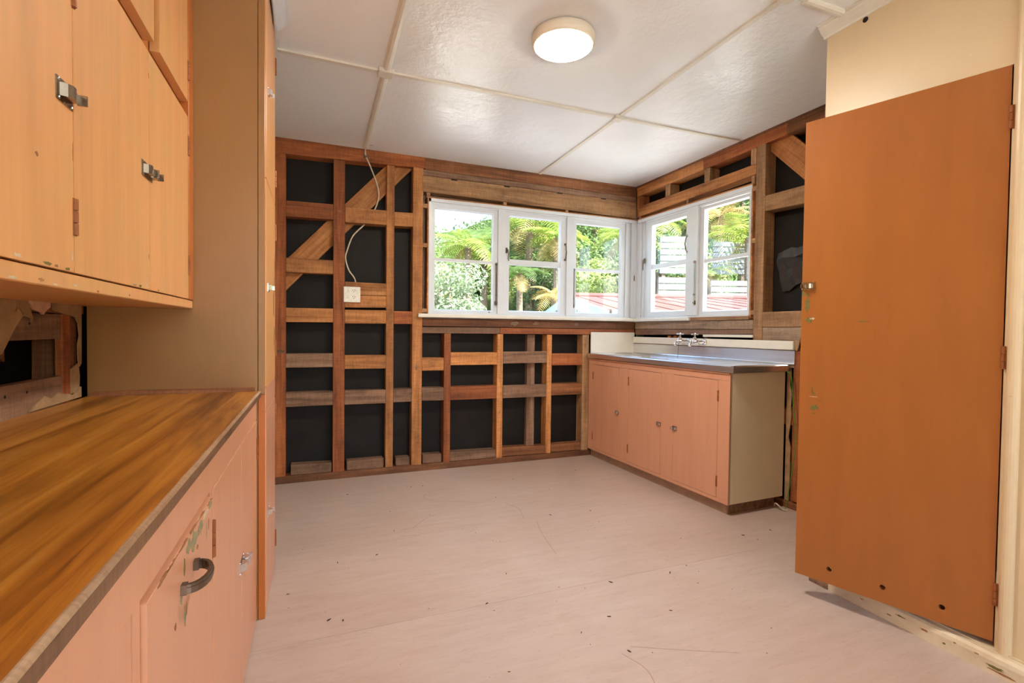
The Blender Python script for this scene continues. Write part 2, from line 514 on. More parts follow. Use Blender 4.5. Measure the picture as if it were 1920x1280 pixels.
# ---- ceiling: sheets, joint battens and joint blocks
ceil = empty('ceiling', (0, 0, 2.4)); tag(ceil, 'white painted sheet ceiling with thin joint battens', kind='structure')
XB, YB = [-0.95, 0.335, 1.735, 3.3], [-2.35, 0.25, 1.465, 2.645, 3.93]
for i in range(3):
    for j in range(4):
        x0, x1, y0, y1 = XB[i] + 0.001, XB[i + 1] - 0.001, YB[j] + 0.001, YB[j + 1] - 0.001
        build('ceiling_sheet', MB().quadbox([(x0, y0, CZ(y0)), (x1, y0, CZ(y0)), (x1, y1, CZ(y1)), (x0, y1, CZ(y1)),
              (x0, y0, CZ(y0) + .012), (x1, y0, CZ(y0) + .012), (x1, y1, CZ(y1) + .012), (x0, y1, CZ(y1) + .012)]), 'ceiling', ceil)
build('ceiling_backing', MB().quadbox([(-.95, -2.35, CZ(-2.35) + .013), (3.3, -2.35, CZ(-2.35) + .013), (3.3, 3.93, CZ(3.93) + .013), (-.95, 3.93, CZ(3.93) + .013),
      (-.95, -2.35, 2.56), (3.3, -2.35, 2.56), (3.3, 3.93, 2.56), (-.95, 3.93, 2.56)]), 'dark', ceil)
def batten(p0, p1, w_, h_, rounded):
    p0, p1 = Vector((p0[0], p0[1], CZ(p0[1]))), Vector((p1[0], p1[1], CZ(p1[1])))
    t = (p1 - p0).normalized(); s = Vector((t.y, -t.x, 0)).normalized()
    if rounded:
        pr = [(-w_ / 2, 0.0), (-w_ * .46, -h_ * .45), (-w_ * .3, -h_ * .85), (0, -h_), (w_ * .3, -h_ * .85), (w_ * .46, -h_ * .45), (w_ / 2, 0.0)]
    else:
        pr = [(-w_ / 2, 0.0), (-w_ / 2, -h_), (w_ / 2, -h_), (w_ / 2, 0.0)]
    build('batten', MB().prism([p0 + s * a + Vector((0, 0, b)) for a, b in pr], p1 - p0), 'offwhite', ceil, 0.0)
for x, wd in ((0.336, 0.040), (1.735, 0.024)):
    ys = [3.74 if x < 1 else 3.775, 2.685, 2.60, 1.49, 1.42, -2.2]
    for a, b in ((0, 1), (2, 3), (4, 5)):
        batten((x, ys[a]), (x, ys[b]), wd, 0.020 if x < 1 else 0.010, x < 1)
batten((-0.168, 2.635), (0.295, 2.645), 0.024, 0.010, False)
batten((0.375, 2.645), (1.70, 2.640), 0.024, 0.010, False)
batten((1.77, 2.640), (2.71, 2.632), 0.024, 0.010, False)
batten((1.83, 1.452), (2.075, 1.450), 0.040, 0.016, True)
batten((0.375, 1.46), (1.70, 1.46), 0.024, 0.010, False)
for x, y, s_ in ((0.336, 2.643, 0.036), (1.735, 2.640, 0.026), (1.735, 1.455, 0.028)):
    z = CZ(y); build('joint_block', MB().box(x - s_ * 1.1, x + s_ * 1.1, y - s_, y + s_, z - 0.022, z + 0.002), 'offwhite', ceil, 0.003)
roof = build('roof', MB().quadbox([(-1.5, -4.0, 2.62), (2.97, -4.0, 2.62), (2.97, 4.20, 2.62), (-1.5, 4.20, 2.62),
      (-1.5, -4.0, 2.72), (2.97, -4.0, 2.72), (2.97, 4.20, 2.72), (-1.5, 4.20, 2.72)]), 'sheath'); tag(roof, kind='structure')  # unseen; eave and rear overhang sized to shade sun and sky

# ---- back wall: stripped timber framing over black building paper
BY = BACK_Y
wb = empty('wall_back', (1.0, BY, 0)); tag(wb, 'stripped back wall of bare studs and nogs over black building paper', kind='structure')
D = 0.098
def paper(parent, x0, x1, z0, z1, y, seed):
    g = random.Random(seed); nx, nz = max(2, int((x1 - x0) / 0.05)), max(2, int((z1 - z0) / 0.05))
    mb = MB(); fx = [g.uniform(0, 6) for _ in range(6)]
    for k in range(2):
        for j in range(nz + 1):
            for i in range(nx + 1):
                x, z = x0 + (x1 - x0) * i / nx, z0 + (z1 - z0) * j / nz
                wv = 0.004 * math.sin(9 * x + 3 * z + fx[0]) + 0.003 * math.sin(5 * x - 13 * z + fx[1]) + 0.002 * math.sin(23 * z + 7 * x + fx[2])
                mb.v.append(Vector((x, y + wv * 0.6 + 0.004 + 0.002 * k, z)))
    N_ = (nx + 1) * (nz + 1)
    for j in range(nz):
        for i in range(nx):
            a = j * (nx + 1) + i
            mb.f.append((a, a + 1, a + nx + 2, a + nx + 1))
            mb.f.append((N_ + a + nx + 1, N_ + a + nx + 2, N_ + a + 1, N_ + a))
    return build('building_paper', mb, 'paper', parent, smooth=True)
paper(wb, -0.80, 0.79, 0.0, 2.40, BY + 0.100, 1)
paper(wb, 0.79, 2.80, 0.0, 1.175, BY + 0.100, 2)
# outside cladding
sbox('cladding', 'sheath', wb, -0.97, 0.80, BY + 0.112, BY + 0.140, -0.2, 2.62)
sbox('cladding', 'sheath', wb, 0.80, 2.85, BY + 0.112, BY + 0.140, -0.2, 1.185)
sbox('cladding', 'sheath', wb, 0.80, 2.85, BY + 0.112, BY + 0.140, 2.105, 2.62)
# plates and lintel
board4('top_plate', 'rimu', wb, [(-0.70, 2.275), (0.775, 2.316), (0.775, 2.405), (-0.70, 2.405)], BY, BY + D)
board4('top_plate', 'dark_timber', wb, [(0.776, 2.309), (2.70, 2.308), (2.70, 2.402), (0.776, 2.405)], BY + .001, BY + D)
board4('lintel_packer', 'grey_timber', wb, [(0.760, 2.265), (2.70, 2.260), (2.70, 2.305), (0.764, 2.307)], BY + .002, BY + D)
board4('lintel', 'pale_timber', wb, [(0.758, 2.140), (2.702, 2.113), (2.701, 2.257), (0.757, 2.261)], BY - .002, BY + D)
for x in (0.98, 1.42, 1.90, 2.33):
    build('nail_slot', MB().box(x, x + 0.05, BY - 0.0032, BY + 0.004, 2.250, 2.2585), 'hole', wb)
board4('bottom_plate', 'dark_timber', wb, [(-0.70, 0.0), (2.30, 0.0), (2.30, 0.047), (-0.70, 0.053)], BY - .004, BY + D)
# studs  (x0, x1, z0, z1, depth offset, material)
for x0, x1, z0, z1, y0, mt in (
    (-0.257, -0.190, 0.052, 2.288, 0, 'rimu'), (0.122, 0.200, 0.050, 2.294, 0, 'rimu'), (0.494, 0.549, 0.050, 2.306, 0, 'oak'),
    (0.688, 0.764, 0.048, 2.314, 0, 'oak'), (0.937, 0.989, 0.048, 1.060, 0, 'rimu'), (1.377, 1.429, 0.048, 1.058, 0, 'oak'),
    (1.663, 1.734, 0.112, 1.058, 0.046, 'grey_timber'), (1.824, 1.872, 0.048, 1.058, 0, 'oak'), (2.166, 2.232, 0.048, 1.058, 0, 'pale_timber'),
    (2.58, 2.63, 0.048, 1.058, 0, 'oak'), (-0.66, -0.61, 0.053, 2.275, 0, 'oak')):
    piece('stud', mt, wb, x0, x1, BY + y0 + rng.uniform(-.002, .002), BY + D, z0, z1, 'z')
# nogs: x0, x1, z at left, z at right, height, material
NOG = [(-0.609, -0.258, 1.86, 1.86, 0.105, 'oak'), (-0.609, -0.258, 1.13, 1.13, 0.1, 'oak'), (-0.609, -0.258, 0.54, 0.54, 0.1, 'grey_timber'),
       (-0.189, 0.121, 1.863, 1.868, 0.108, 'rimu'), (-0.189, 0.121, 1.478, 1.479, 0.098, 'oak'), (-0.189, 0.121, 1.131, 1.133, 0.099, 'oak'),
       (-0.189, 0.121, 0.812, 0.812, 0.098, 'grey_timber'), (-0.189, 0.121, 0.537, 0.538, 0.098, 'grey_timber'),
       (0.201, 0.493, 1.857, 1.862, 0.107, 'oak'), (0.201, 0.493, 1.127, 1.130, 0.099, 'oak'), (0.201, 0.493, 0.796, 0.795, 0.099, 'oak'),
       (0.201, 0.493, 0.535, 0.534, 0.100, 'grey_timber'),
       (0.550, 0.687, 1.861, 1.866, 0.103, 'oak'), (0.550, 0.687, 1.129, 1.130, 0.096, 'rimu'), (0.550, 0.687, 0.538, 0.538, 0.099, 'grey_timber'),
       (0.765, 0.936, 0.773, 0.772, 0.098, 'oak'), (0.765, 0.936, 0.541, 0.538, 0.100, 'grey_timber'),
       (0.990, 1.376, 0.812, 0.811, 0.098, 'oak'), (0.990, 1.376, 0.537, 0.535, 0.103, 'rimu'),
       (1.873, 2.165, 0.796, 0.795, 0.100, 'rimu'), (1.873, 2.165, 0.540, 0.540, 0.099, 'dark_timber')]
for x0, x1, za, zb, h, mt in NOG:
    board4('nog', mt, wb, [(x0, za), (x1, zb), (x1, zb + h), (x0, za + h)], BY + rng.uniform(-.002, .003), BY + D - 0.002)
for za, zb, h, mt in ((0.818, 0.819, 0.097, 'grey_timber'), (0.534, 0.533, 0.103, 'grey_timber')):
    board4('nog', mt, wb, [(1.430, za), (1.823, zb), (1.823, zb + h), (1.430, za + h)], BY - .001, BY + 0.044)
# blocks standing on the bottom plate
for x0, x1, za, zb, ya in ((-0.156, 0.114, 0.125, 0.117, .012), (0.219, 0.481, 0.119, 0.121, .008), (0.572, 0.676, 0.113, 0.111, .012), (0.776, 0.925, 0.120, 0.116, .010),
                          (0.992, 1.374, 0.123, 0.115, .006), (1.431, 1.821, 0.126, 0.113, .004), (1.874, 2.164, 0.118, 0.115, .004)):
    board4('plate_block', 'grey_timber' if x0 < 1.4 else 'dark_timber', wb, [(x0, 0.053), (x1, 0.050), (x1, zb), (x0, za)], BY + ya, BY + 0.090)
# diagonal brace let in behind the nogs, in two lengths
bang = math.atan2(2.30 - 1.45, 0.60 + 0.19)
def brace_piece(parent, a, b, mt, y0, y1, wd):
    a, b = Vector((a[0], y0, a[1])), Vector((b[0], y0, b[1])); t = (b - a).normalized(); n_ = Vector((-t.z, 0, t.x))
    rot = Matrix(((t.x, 0, n_.x), (t.y, 1, n_.y), (t.z, 0, n_.z)))
    rot = Matrix((t, Vector((0, 1, 0)), t.cross(Vector((0, 1, 0))))).transposed()
    build('brace', MB().prism([a + n_ * wd / 2, b + n_ * wd / 2, b - n_ * wd / 2, a - n_ * wd / 2], (0, y1 - y0, 0)), mt, parent, 0.0015, rot=rot)
brace_piece(wb, (-0.30, 1.342), (0.650, 2.379), 'oak', BY + 0.052, BY + 0.078, 0.145)
# boards the socket is screwed to
board4('socket_board', 'oak', wb, [(0.201, 1.333), (0.493, 1.338), (0.493, 1.427), (0.201, 1.429)], BY + .001, BY + 0.04)
board4('socket_board', 'oak', wb, [(0.201, 1.243), (0.493, 1.248), (0.493, 1.335), (0.201, 1.330)], BY + .003, BY + 0.04)
# trimmers below the window
board4('sill_trimmer', 'dark_timber', wb, [(0.766, 1.116), (2.703, 1.112), (2.703, 1.179), (0.766, 1.176)], BY - .001, BY + D)
board4('sill_trimmer', 'grey_timber', wb, [(0.764, 1.061), (1.40, 1.061), (1.40, 1.110), (0.764, 1.109)], BY + .001, BY + D)
board4('sill_trimmer', 'rimu', wb, [(1.402, 1.061), (2.703, 1.061), (2.703, 1.109), (1.402, 1.110)], BY + .000, BY + D)
# packers round the window frame
for x in (0.792, 1.420, 1.985, 2.66):
    build('packer', MB().box(x, x + 0.028, BY + 0.006, BY + 0.06, 2.100, 2.138 - 0.0135 * (x - 0.76)), 'pale_timber', wb)
for z in (1.22, 1.72, 2.02):
    build('packer', MB().box(0.7645, 0.797, BY + 0.004, BY + 0.06, z, z + 0.03), 'pale_timber', wb)
# small marks on the studs: pale fibres of old lining paper
for i, (x, z, a, b) in enumerate(((-0.225, 0.925, .036, .022), (-0.235, 1.62, .018, .008), (0.165, 1.93, .02, .008), (0.72, 0.80, .014, .03), (1.40, 0.42, .004, .02), (1.52, 1.145, .05, .022), (1.72, 1.15, .04, .018), (2.10, 1.148, .03, .02), (0.50, 0.57, .006, .02))):
    chip(wb, (x, BY - .0022, z), (1, 0, 0), (0, 0, 1), (0, -1, 0), a, b, 40 + i, 'grey_timber' if i != 5 else 'board', 'paper_scrap')

# ---- right wall: its own frame
wr = empty('wall_right', CORNER, RW_ROT, local=True); tag(wr, 'stripped window wall of bare studs over black building paper', kind='structure')
# local y must point away from the room: with this rotation local +y = world direction (cos, sin) of TH
paper(wr, 0.0, 5.8, 0.0, 1.175, 0.100, 3)
paper(wr, 1.29, 5.8, 1.175, 2.43, 0.100, 4)
paper(wr, 0.0, 1.29, 2.13, 2.43, 0.100, 5)
sbox('cladding', 'sheath', wr, -0.16, 6.0, 0.112, 0.14, -0.2, 1.185)
sbox('cladding', 'sheath', wr, -0.16, 6.0, 0.112, 0.14, 2.11, 2.64)
sbox('cladding', 'sheath', wr, 1.262, 6.0, 0.112, 0.14, 1.185, 2.11)
def plate_r(name, mt, s0, s1, zb0, zb1, zt0, zt1, y0, y1):
    board4(name, mt, wr, [(s0, zb0), (s1, zb1), (s1, zt1), (s0, zt0)], y0, y1)
plate_r('top_plate', 'oak', 0.004, 0.80, 2.309, 2.323, CZ(3.787) + .004, CZ(3.0) + .004, 0.0, D)
plate_r('top_plate', 'rimu', 0.802, 1.50, 2.323, 2.341, CZ(3.0) + .004, CZ(2.3) + .004, 0.001, D)
plate_r('top_plate', 'dark_timber', 1.502, 2.60, 2.341, 2.36, CZ(2.3) + .004, CZ(1.2) + .004, -0.006, D)
plate_r('ceiling_bead', 'dark_timber', 0.004, 2.2, CZ(3.787) - .014, CZ(1.6) - .012, CZ(3.787) + .002, CZ(1.6) + .002, -0.010, -0.0015)
plate_r('lintel', 'oak', 0.030, 1.276, 2.124, 2.156, 2.212, 2.226, -0.001, D)
for s0, s1, z0, z1, mt in ((0.003, 0.029, 2.12, 2.304, 'oak'), (0.030, 0.058, 2.214, 2.307, 'rimu'), (0.382, 0.440, 2.219, 2.314, 'pale_timber'), (0.812, 0.867, 2.223, 2.320, 'pale_timber'), (1.229, 1.273, 2.228, 2.334, 'pale_timber')):
    piece('cripple_stud', mt, wr, s0, s1, 0.0, D, z0, z1, 'z')
piece('stud', 'pale_timber', wr, 1.278, 1.349, 0.0, D, 0.055, 2.338, 'z')
piece('stud', 'oak', wr, 1.660, 1.735, 0.0, D, 0.048, 2.338, 'z')
piece('stud', 'rimu', wr, 2.10, 2.15, 0.0, D, 0.048, 2.338, 'z')
piece('stud', 'rimu', wr, 0.55, 0.60, 0.0, D, 0.048, 1.03, 'z')
plate_r('bottom_plate', 'dark_timber', 0.0, 2.6, 0.0, 0.0, 0.047, 0.047, -0.004, D)
plate_r('nog', 'pale_timber', 1.350, 1.659, 1.893, 1.880, 1.994, 1.991, 0.000, D)
plate_r('nog', 'pale_timber', 1.350, 1.659, 1.132, 1.132, 1.230, 1.231, -0.001, D)
plate_r('nog', 'board', 1.350, 1.659, 1.035, 1.035, 1.129, 1.130, 0.002, D)
plate_r('nog', 'rimu', 1.350, 1.659, 0.905, 0.905, 1.005, 1.005, 0.002, D)
plate_r('nog', 'oak', 1.350, 1.659, 0.52, 0.52, 0.62, 0.62, 0.002, D)
brace_piece(wr, (1.36, 2.385), (1.80, 1.93), 'oak', 0.045, 0.075, 0.15)
plate_r('sill_trimmer', 'board', 0.004, 1.277, 1.115, 1.118, 1.178, 1.180, 0.0, D)
plate_r('sill_trimmer', 'grey_timber', 0.006, 1.277, 1.062, 1.082, 1.112, 1.115, 0.002, D)
plate_r('lining_strip', 'offwhite', 0.84, 1.286, 1.058, 1.060, 1.076, 1.079, -0.012, 0.001)
for s in (0.43, 0.50, 0.83):
    build('packer', MB().box(s, s + 0.03, 0.01, 0.05, 1.030, 1.062), 'rimu', wr)
for s in (0.03, 0.62, 1.235):
    build('packer', MB().box(s, s + 0.025, 0.006, 0.06, 2.098, 2.128 + 0.02 * s), 'pale_timber', wr)
for z in (1.215, 1.70, 2.05):
    build('packer', MB().box(1.252, 1.277, 0.004, 0.06, z, z + 0.03), 'pale_timber', wr)
# loose fold of torn building paper between the stud and the door
pf = MB()
for j, (z, y) in enumerate(((1.63, 0.09), (1.615, 0.03), (1.56, 0.012), (1.52, 0.03), (1.48, 0.05), (1.43, 0.06), (1.36, 0.085))):
    for i in range(6):
        s = 1.43 + 0.046 * i
        pf.v.append(Vector((s, y + 0.006 * math.sin(3.1 * i + j), z + 0.012 * i * (0.4 if j < 3 else 1.4) - 0.01 * math.sin(2 * i + j))))
for j in range(6):
    for i in range(5):
        a = j * 6 + i
        pf.f.append((a, a + 1, a + 7, a + 6))
build('paper_fold', pf, 'paper_sheen', wr)
piece('cover_board', 'rimu', wr, 1.592, 1.700, -0.014, -0.001, 0.055, 0.985, 'z')
# torn lining left beside the sink cupboard
g = random.Random(5)
pts_l, pts_r = [], []
for k in range(15):
    z = 0.05 + k * 0.066
    pts_l.append((1.550, -0.004, z)); pts_r.append((1.566 + 0.020 * g.random(), -0.004, z))
build('torn_lining', MB().prism([(1.607, -0.018, 0.99), (1.607, -0.018, 1.056), (1.622, -0.018, 1.050), (1.640, -0.018, 1.064), (1.632, -0.018, 1.02), (1.622, -0.018, 0.985)], (0, -0.006, 0)), 'wallboard', wr)
build('torn_lining', MB().prism(pts_l + pts_r[::-1], (0, -0.008, 0)), 'wallboard', wr)

# ---- left wall under the hanging cupboard, torn open to its framing
wl = empty('wall_left', (-0.70, 0.5, 0)); tag(wl, 'torn lining and dark framing of the side wall behind the worktop', kind='structure')
sbox('lining', 'beige', wl, -0.712, -0.702, -2.35, 1.40, 0.0, CZ(-2.35))
sbox('lining', 'beige', wl, -0.712, -0.702, 1.40, 2.60, 1.19, 2.41)
sbox('lining', 'beige', wl, -0.712, -0.702, 1.40, 2.60, 0.0, 0.83)
sbox('cladding', 'dark', wl, -1.05, -0.93, -2.35, 3.93, -0.2, 2.6)  # near-black colour puts the cavity's darkness into this sheet
sbox('lining', 'beige', wl, -0.712, -0.702, 2.60, 3.786, 0.0, 2.397)
def yboard(name, mt, y0, y1, z0, z1, x0=-0.735, x1=-0.704, z0b=None, z1b=None):
    z0b = z0 if z0b is None else z0b; z1b = z1 if z1b is None else z1b
    build(name, MB().quadbox([(x0, y0, z0), (x1, y0, z0), (x1, y1, z0b), (x0, y1, z0b), (x0, y0, z1), (x1, y0, z1), (x1, y1, z1b), (x0, y1, z1b)]), mt, wl, 0.002, rot=ROT_Y)
yboard('rail', 'grey_timber', 1.41, 1.874, 1.052, 1.125)
yboard('rail', 'grey_timber', 1.41, 1.876, 0.855, 0.941)
yboard('rail', 'dark_timber', 1.41, 2.03, 1.128, 1.188)
piece('stud', 'rimu', wl, -0.722, -0.703, 1.878, 1.928, 0.84, 1.126, 'z')
piece('stud', 'dark_timber', wl, -0.80, -0.712, 1.935, 1.995, 0.84, 1.126, 'z')
def ragged(name, pts, mt, x=-0.7015, t=0.006):
    build(name, MB().prism([(x, a, b) for a, b in pts], (t, 0, 0)), mt, wl)
ragged('lining_scrap', [(1.41, 0.985), (1.553, 1.022), (1.61, 1.085), (1.655, 1.122), (1.645, 1.118), (1.622, 1.137), (1.614, 1.124), (1.585, 1.147), (1.569, 1.158), (1.41, 1.17)], 'wallboard')
ragged('lining_scrap', [(1.572, 1.165), (1.60, 1.135), (1.612, 1.125), (1.622, 1.138), (1.637, 1.135), (1.655, 1.115), (1.690, 1.110), (1.694, 1.098), (1.70, 1.112), (1.683, 1.142), (1.672, 1.165)], 'wallboard', -0.7005, 0.003)
ragged('lining_scrap', [(1.676, 1.150), (1.70, 1.133), (1.735, 1.127), (1.747, 1.121), (1.762, 1.132), (1.785, 1.142), (1.786, 1.165), (1.676, 1.165)], 'pinkboard', -0.700, 0.006)
ragged('lining_scrap', [(1.80, 1.165), (1.815, 1.135), (1.85, 1.130), (1.90, 1.124), (1.955, 1.118), (1.975, 1.10), (1.985, 1.06), (1.972, 1.03), (1.975, 0.98), (1.985, 0.96), (1.998, 0.97), (2.002, 1.165)], 'wallboard', -0.7025, 0.003)
ragged('lining_scrap', [(1.69, 0.868), (1.715, 0.878), (1.76, 0.895), (1.80, 0.882), (1.835, 0.893), (1.90, 0.883), (1.94, 0.875), (1.995, 0.895), (1.995, 0.862), (1.68, 0.862)], 'wallboard', -0.7035, 0.004)
ragged('lining_scrap', [(1.925, 0.955), (1.985, 0.972), (1.995, 0.93), (1.99, 0.88), (1.93, 0.88)], 'wallboard', -0.706, 0.003)
ragged('lining_scrap', [(1.66, 1.05), (1.70, 1.03), (1.76, 0.995), (1.775, 0.99), (1.77, 1.05)], 'dark_timber', -0.80, 0.01)
for y, z in ((1.58, 0.915), (1.68, 0.915), (1.695, 1.096)):
    build('nail_hole', MB().lathe((-0.7045, y, z), (1, 0, 0), [(0.004, 0), (0.004, 0.0012)], 8), 'hole', wl)

# ---- rear of the room: unseen wall, its glazed opening added for fill daylight, and the boxed-in cupboard side
wf = empty('wall_front', (0.7, -2.3, 0)); tag(wf, 'cream wall behind the viewer with a wide opening added for fill light', kind='structure')
for b in ((-0.95, -0.6, 0.0, 2.55), (2.0, 3.3, 0.0, 2.55), (-0.6, 2.0, 2.25, 2.55)):
    sbox('lining', 'cream', wf, b[0], b[1], -2.36, -2.30, b[2], b[3])
w3 = empty('fill_window', (0.85, -2.33, 1.2)); tag(w3, 'unseen white framed glass doors added behind the viewer for fill light', kind='structure')
for b in ((-0.6, -0.54, 0.0, 2.25), (1.94, 2.0, 0.0, 2.25), (0.66, 0.74, 0.06, 2.19)):
    sbox('stile', 'white', w3, b[0], b[1], -2.36, -2.30, b[2], b[3])
for z in (0.0, 2.19):
    sbox('rail', 'white', w3, -0.54, 1.94, -2.36, -2.30, z, z + 0.06)
sbox('pane', 'glass', w3, -0.54, 0.66, -2.335, -2.331, 0.06, 2.19)
sbox('pane', 'glass', w3, 0.74, 1.94, -2.335, -2.331, 0.06, 2.19)

PX = 2.08
wc = empty('wall_cupboard', (PX, 0.0, 0)); tag(wc, 'cream painted cupboard partition behind the open burnt orange door', kind='structure')
sbox('lining', 'cream', wc, PX, PX + 0.02, 0.905, 1.54, 1.9638, 2.44)                  # over the opening
sbox('lining', 'cream', wc, PX, PX + 0.02, -2.30, 0.905, 0.0, 2.49)
sbox('lining', 'cream', wc, PX, PX + 0.02, 1.515, 1.54, 0.06, 1.9630)
sbox('lining', 'cream', wc, PX + 0.02, 2.76, 1.52, 1.54, 0.0, 2.44)
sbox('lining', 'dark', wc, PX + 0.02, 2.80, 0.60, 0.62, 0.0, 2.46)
sbox('cupboard_floor', 'cream_worn', wc, PX - 0.012, 2.75, 0.62, 1.52, 0.045, 0.068)
# half-round cover moulding at the hinge side
cv = []
for k in range(9):
    a = math.pi * k / 8
    cv.append((PX + 0.001 - 0.020 * math.sin(a), 0.878 - 0.018 * math.cos(a), 0.062))
build('cover_mould', MB().prism(cv, (0, 0, CZ(0.86) - 0.066)), 'cream', wc, smooth=False)
# bolt hole in the lining and nail heads
build('bolt_hole', MB().lathe((PX - 0.0012, 1.378, 2.372), (1, 0, 0), [(0.011, 0), (0.011, 0.002)], 14), 'hole', wc)
for y, z in ((1.50, 2.30), (1.50, 2.08), (1.20, 2.37), (1.02, 2.05), (0.878, 0.9)):
    build('nail_head', MB().lathe((PX - 0.0008 if y > 0.9 else PX - 0.0195, y, z), (1, 0, 0), [(0.004, 0), (0.004, 0.0012)], 8), 'cream_worn', wc)
# cornice, profile along Y
def cornice(name, x, y0, y1, sgn):
    pr = [(0, 0), (0, -0.052), (0.006, -0.052), (0.009, -0.042), (0.024, -0.034), (0.034, -0.018), (0.042, -0.012), (0.042, -0.006), (0.050, -0.004), (0.050, 0)]
    mb = MB(); a = [Vector((x - sgn * q, y0, CZ(y0) + r)) for q, r in pr]
    mb.prism(a, (0, y1 - y0, CZ(y1) - CZ(y0)))
    o = build(name, mb, 'white' if sgn < 0 else 'offwhite'); tag(o, kind='structure'); return o
cornice('trim_1', PX, -2.25, 1.552, 1)
cornice('trim_2', -0.160, -2.25, 2.405, -1)
bb = empty('baseboard_right', (PX, 0.5, 0)); tag(bb, 'scuffed cream skirting along the cupboard partition', kind='structure')
pr = [(PX - 0.045, 0.0), (PX - 0.045, 0.042), (PX - 0.040, 0.055), (PX - 0.030, 0.062), (PX - 0.004, 0.064), (PX - 0.002, 0.0)]
build('skirting', MB().prism([(a, 1.44, b) for a, b in pr], (0, -3.7, 0)), 'cream_worn', bb)
build('skirting_end', MB().box(PX - 0.045, PX - 0.02, 1.442, 1.53, 0.0, 0.018), 'grey_timber', bb, 0.002)
for i, (y, z, a, b) in enumerate(((1.20, .03, .012, .004), (1.16, .048, .02, .004), (1.08, .04, .018, .005), (1.02, .025, .008, .004), (0.93, .05, .008, .003), (0.88, .03, .03, .007), (0.86, .018, .05, .004), (0.80, .045, .014, .004), (1.3, .04, .01, .003), (0.74, .02, .05, .006), (0.99, .05, .006, .003))):
    chip(bb, (PX - 0.0452, y, z * 0.85), (0, 1, 0), (0, 0, 1), (-1, 0, 0), a, b, 70 + i, 'chip_green' if i % 2 else 'chip_wood')

# ================================================================== WINDOWS
def sash(parent, frame, rect, glass, mz, bar, opening):
    """frame(x, y, z) keeps the piece in the window's own axes: rect = outer x0,x1,z0,z1; glass the daylight opening"""
    x0, x1, z0, z1 = rect; a0, a1, b0, b1 = glass
    yo = 0.018 if opening else 0.026
    root = build('sash', MB().box(x0, a0, yo, 0.062, z0, z1).box(a1, x1, yo, 0.062, z0, z1).box(a0, a1, yo, 0.062, z0, b0).box(a0, a1, yo, 0.062, b1, z1), 'white', parent, 0.0)
    build('muntin', MB().box(a0, a1, yo + 0.008, 0.058, mz - bar / 2, mz + bar / 2), 'white', root, 0.0)
    build('pane', MB().box(a0 - .003, a1 + .003, 0.048, 0.051, b0 - .003, mz - bar / 2 + .003), 'glass', root)
    build('pane', MB().box(a0 - .003, a1 + .003, 0.048, 0.051, mz + bar / 2 - .003, b1 + .003), 'glass', root)
    # glazing fillets, sloped towards the glass
    for zz, sg in ((b0, 1), (b1, -1)):
        build('glazing_bead', MB().prism([(a0, yo + .004, zz), (a0, 0.048, zz), (a0, 0.048, zz + sg * .009)], (a1 - a0, 0, 0)), 'white', root)
    for xx, sg in ((a0, 1), (a1, -1)):
        build('glazing_bead', MB().prism([(xx, yo + .004, b0), (xx, 0.048, b0), (xx + sg * .009, 0.048, b0)], (0, 0, b1 - b0)), 'white', root)
    return root

def stay(parent, x, z0, z1, y, flip=1, mat='iron'):
    """casement stay bar hanging on the stile, with its pin and peg"""
    mb = MB().box(x - .006, x + .006, y - .010, y - .006, z0, z1)
    mb.lathe((x, y, z1), (0, -1, 0), [(0.010, 0), (0.010, 0.012), (0.005, 0.017)], 10)
    mb.lathe((x, y, z0 + .02), (0, -1, 0), [(0.006, 0), (0.006, 0.016), (0.003, 0.02)], 8)
    mb.lathe((x, y, z0 + (z1 - z0) * .25), (0, -1, 0), [(0.007, 0), (0.007, 0.012), (0.004, 0.016)], 8)
    mb.box(x - .012, x + .012, y - .003, y + .002, z0 + .005, z0 + .035)
    return build('stay', mb, mat, parent)

def fastener(parent, x, z, y, d=1, mat='iron'):
    """curved cockspur handle on its plate"""
    mb = MB().box(x - .009, x + .009, y - .004, y + .001, z + .01, z + .055)
    mb.tube([(x, y - .006, z + .045), (x + d * .006, y - .020, z + .035), (x + d * .012, y - .026, z), (x + d * .008, y - .024, z - .035), (x + d * .014, y - .028, z - .055)], [.006, .006, .005, .005, .004], 8)
    return build('fastener', mb, mat, parent)

def bow_handle(parent, x, z, y, L, mat='nickel'):
    mb = MB().tube([(x, y, z + L / 2), (x, y - .014, z + L * .4), (x, y - .024, z), (x, y - .014, z - L * .4), (x, y, z - L / 2)], .0055, 8)
    mb.lathe((x, y + .001, z + L / 2), (0, -1, 0), [(0.011, 0), (0.011, .004)], 10)
    mb.lathe((x, y + .001, z - L / 2), (0, -1, 0), [(0.011, 0), (0.011, .004)], 10)
    return build('bow_handle', mb, mat, parent)

w1 = empty('window_1', (1.75, BY, 1.2), 0.0, True)
w1.location = (0, BY, 0)
tag(w1, 'white three-light timber window in the stripped back wall', kind='structure')
# frame: head, jambs, mullions, sill
f1 = MB().box(0.809, 0.827, 0.0, 0.11, 1.212, 2.096)
build('jamb', f1, 'white', w1, 0.001)
build('jamb_edge', MB().box(0.799, 0.808, 0.002, 0.11, 1.20, 2.103), 'oak', w1)
build('head', MB().box(0.809, 2.70, 0.0, 0.11, 2.071, 2.097), 'white', w1, 0.001)
build('head_edge', MB().box(0.799, 2.70, 0.003, 0.11, 2.0975, 2.106), 'oak', w1)
build('head_bead', MB().box(0.828, 2.60, 0.012, 0.024, 2.058, 2.071), 'white', w1, 0.001)
build('bottom_rail', MB().box(0.809, 2.66, 0.008, 0.11, 1.208, 1.222), 'white', w1, 0.001)
build('mullion', MB().box(1.378, 1.441, 0.004, 0.11, 1.222, 2.070), 'white', w1, 0.0015)
build('mullion', MB().box(2.003, 2.072, 0.004, 0.11, 1.222, 2.070), 'white', w1, 0.0015)
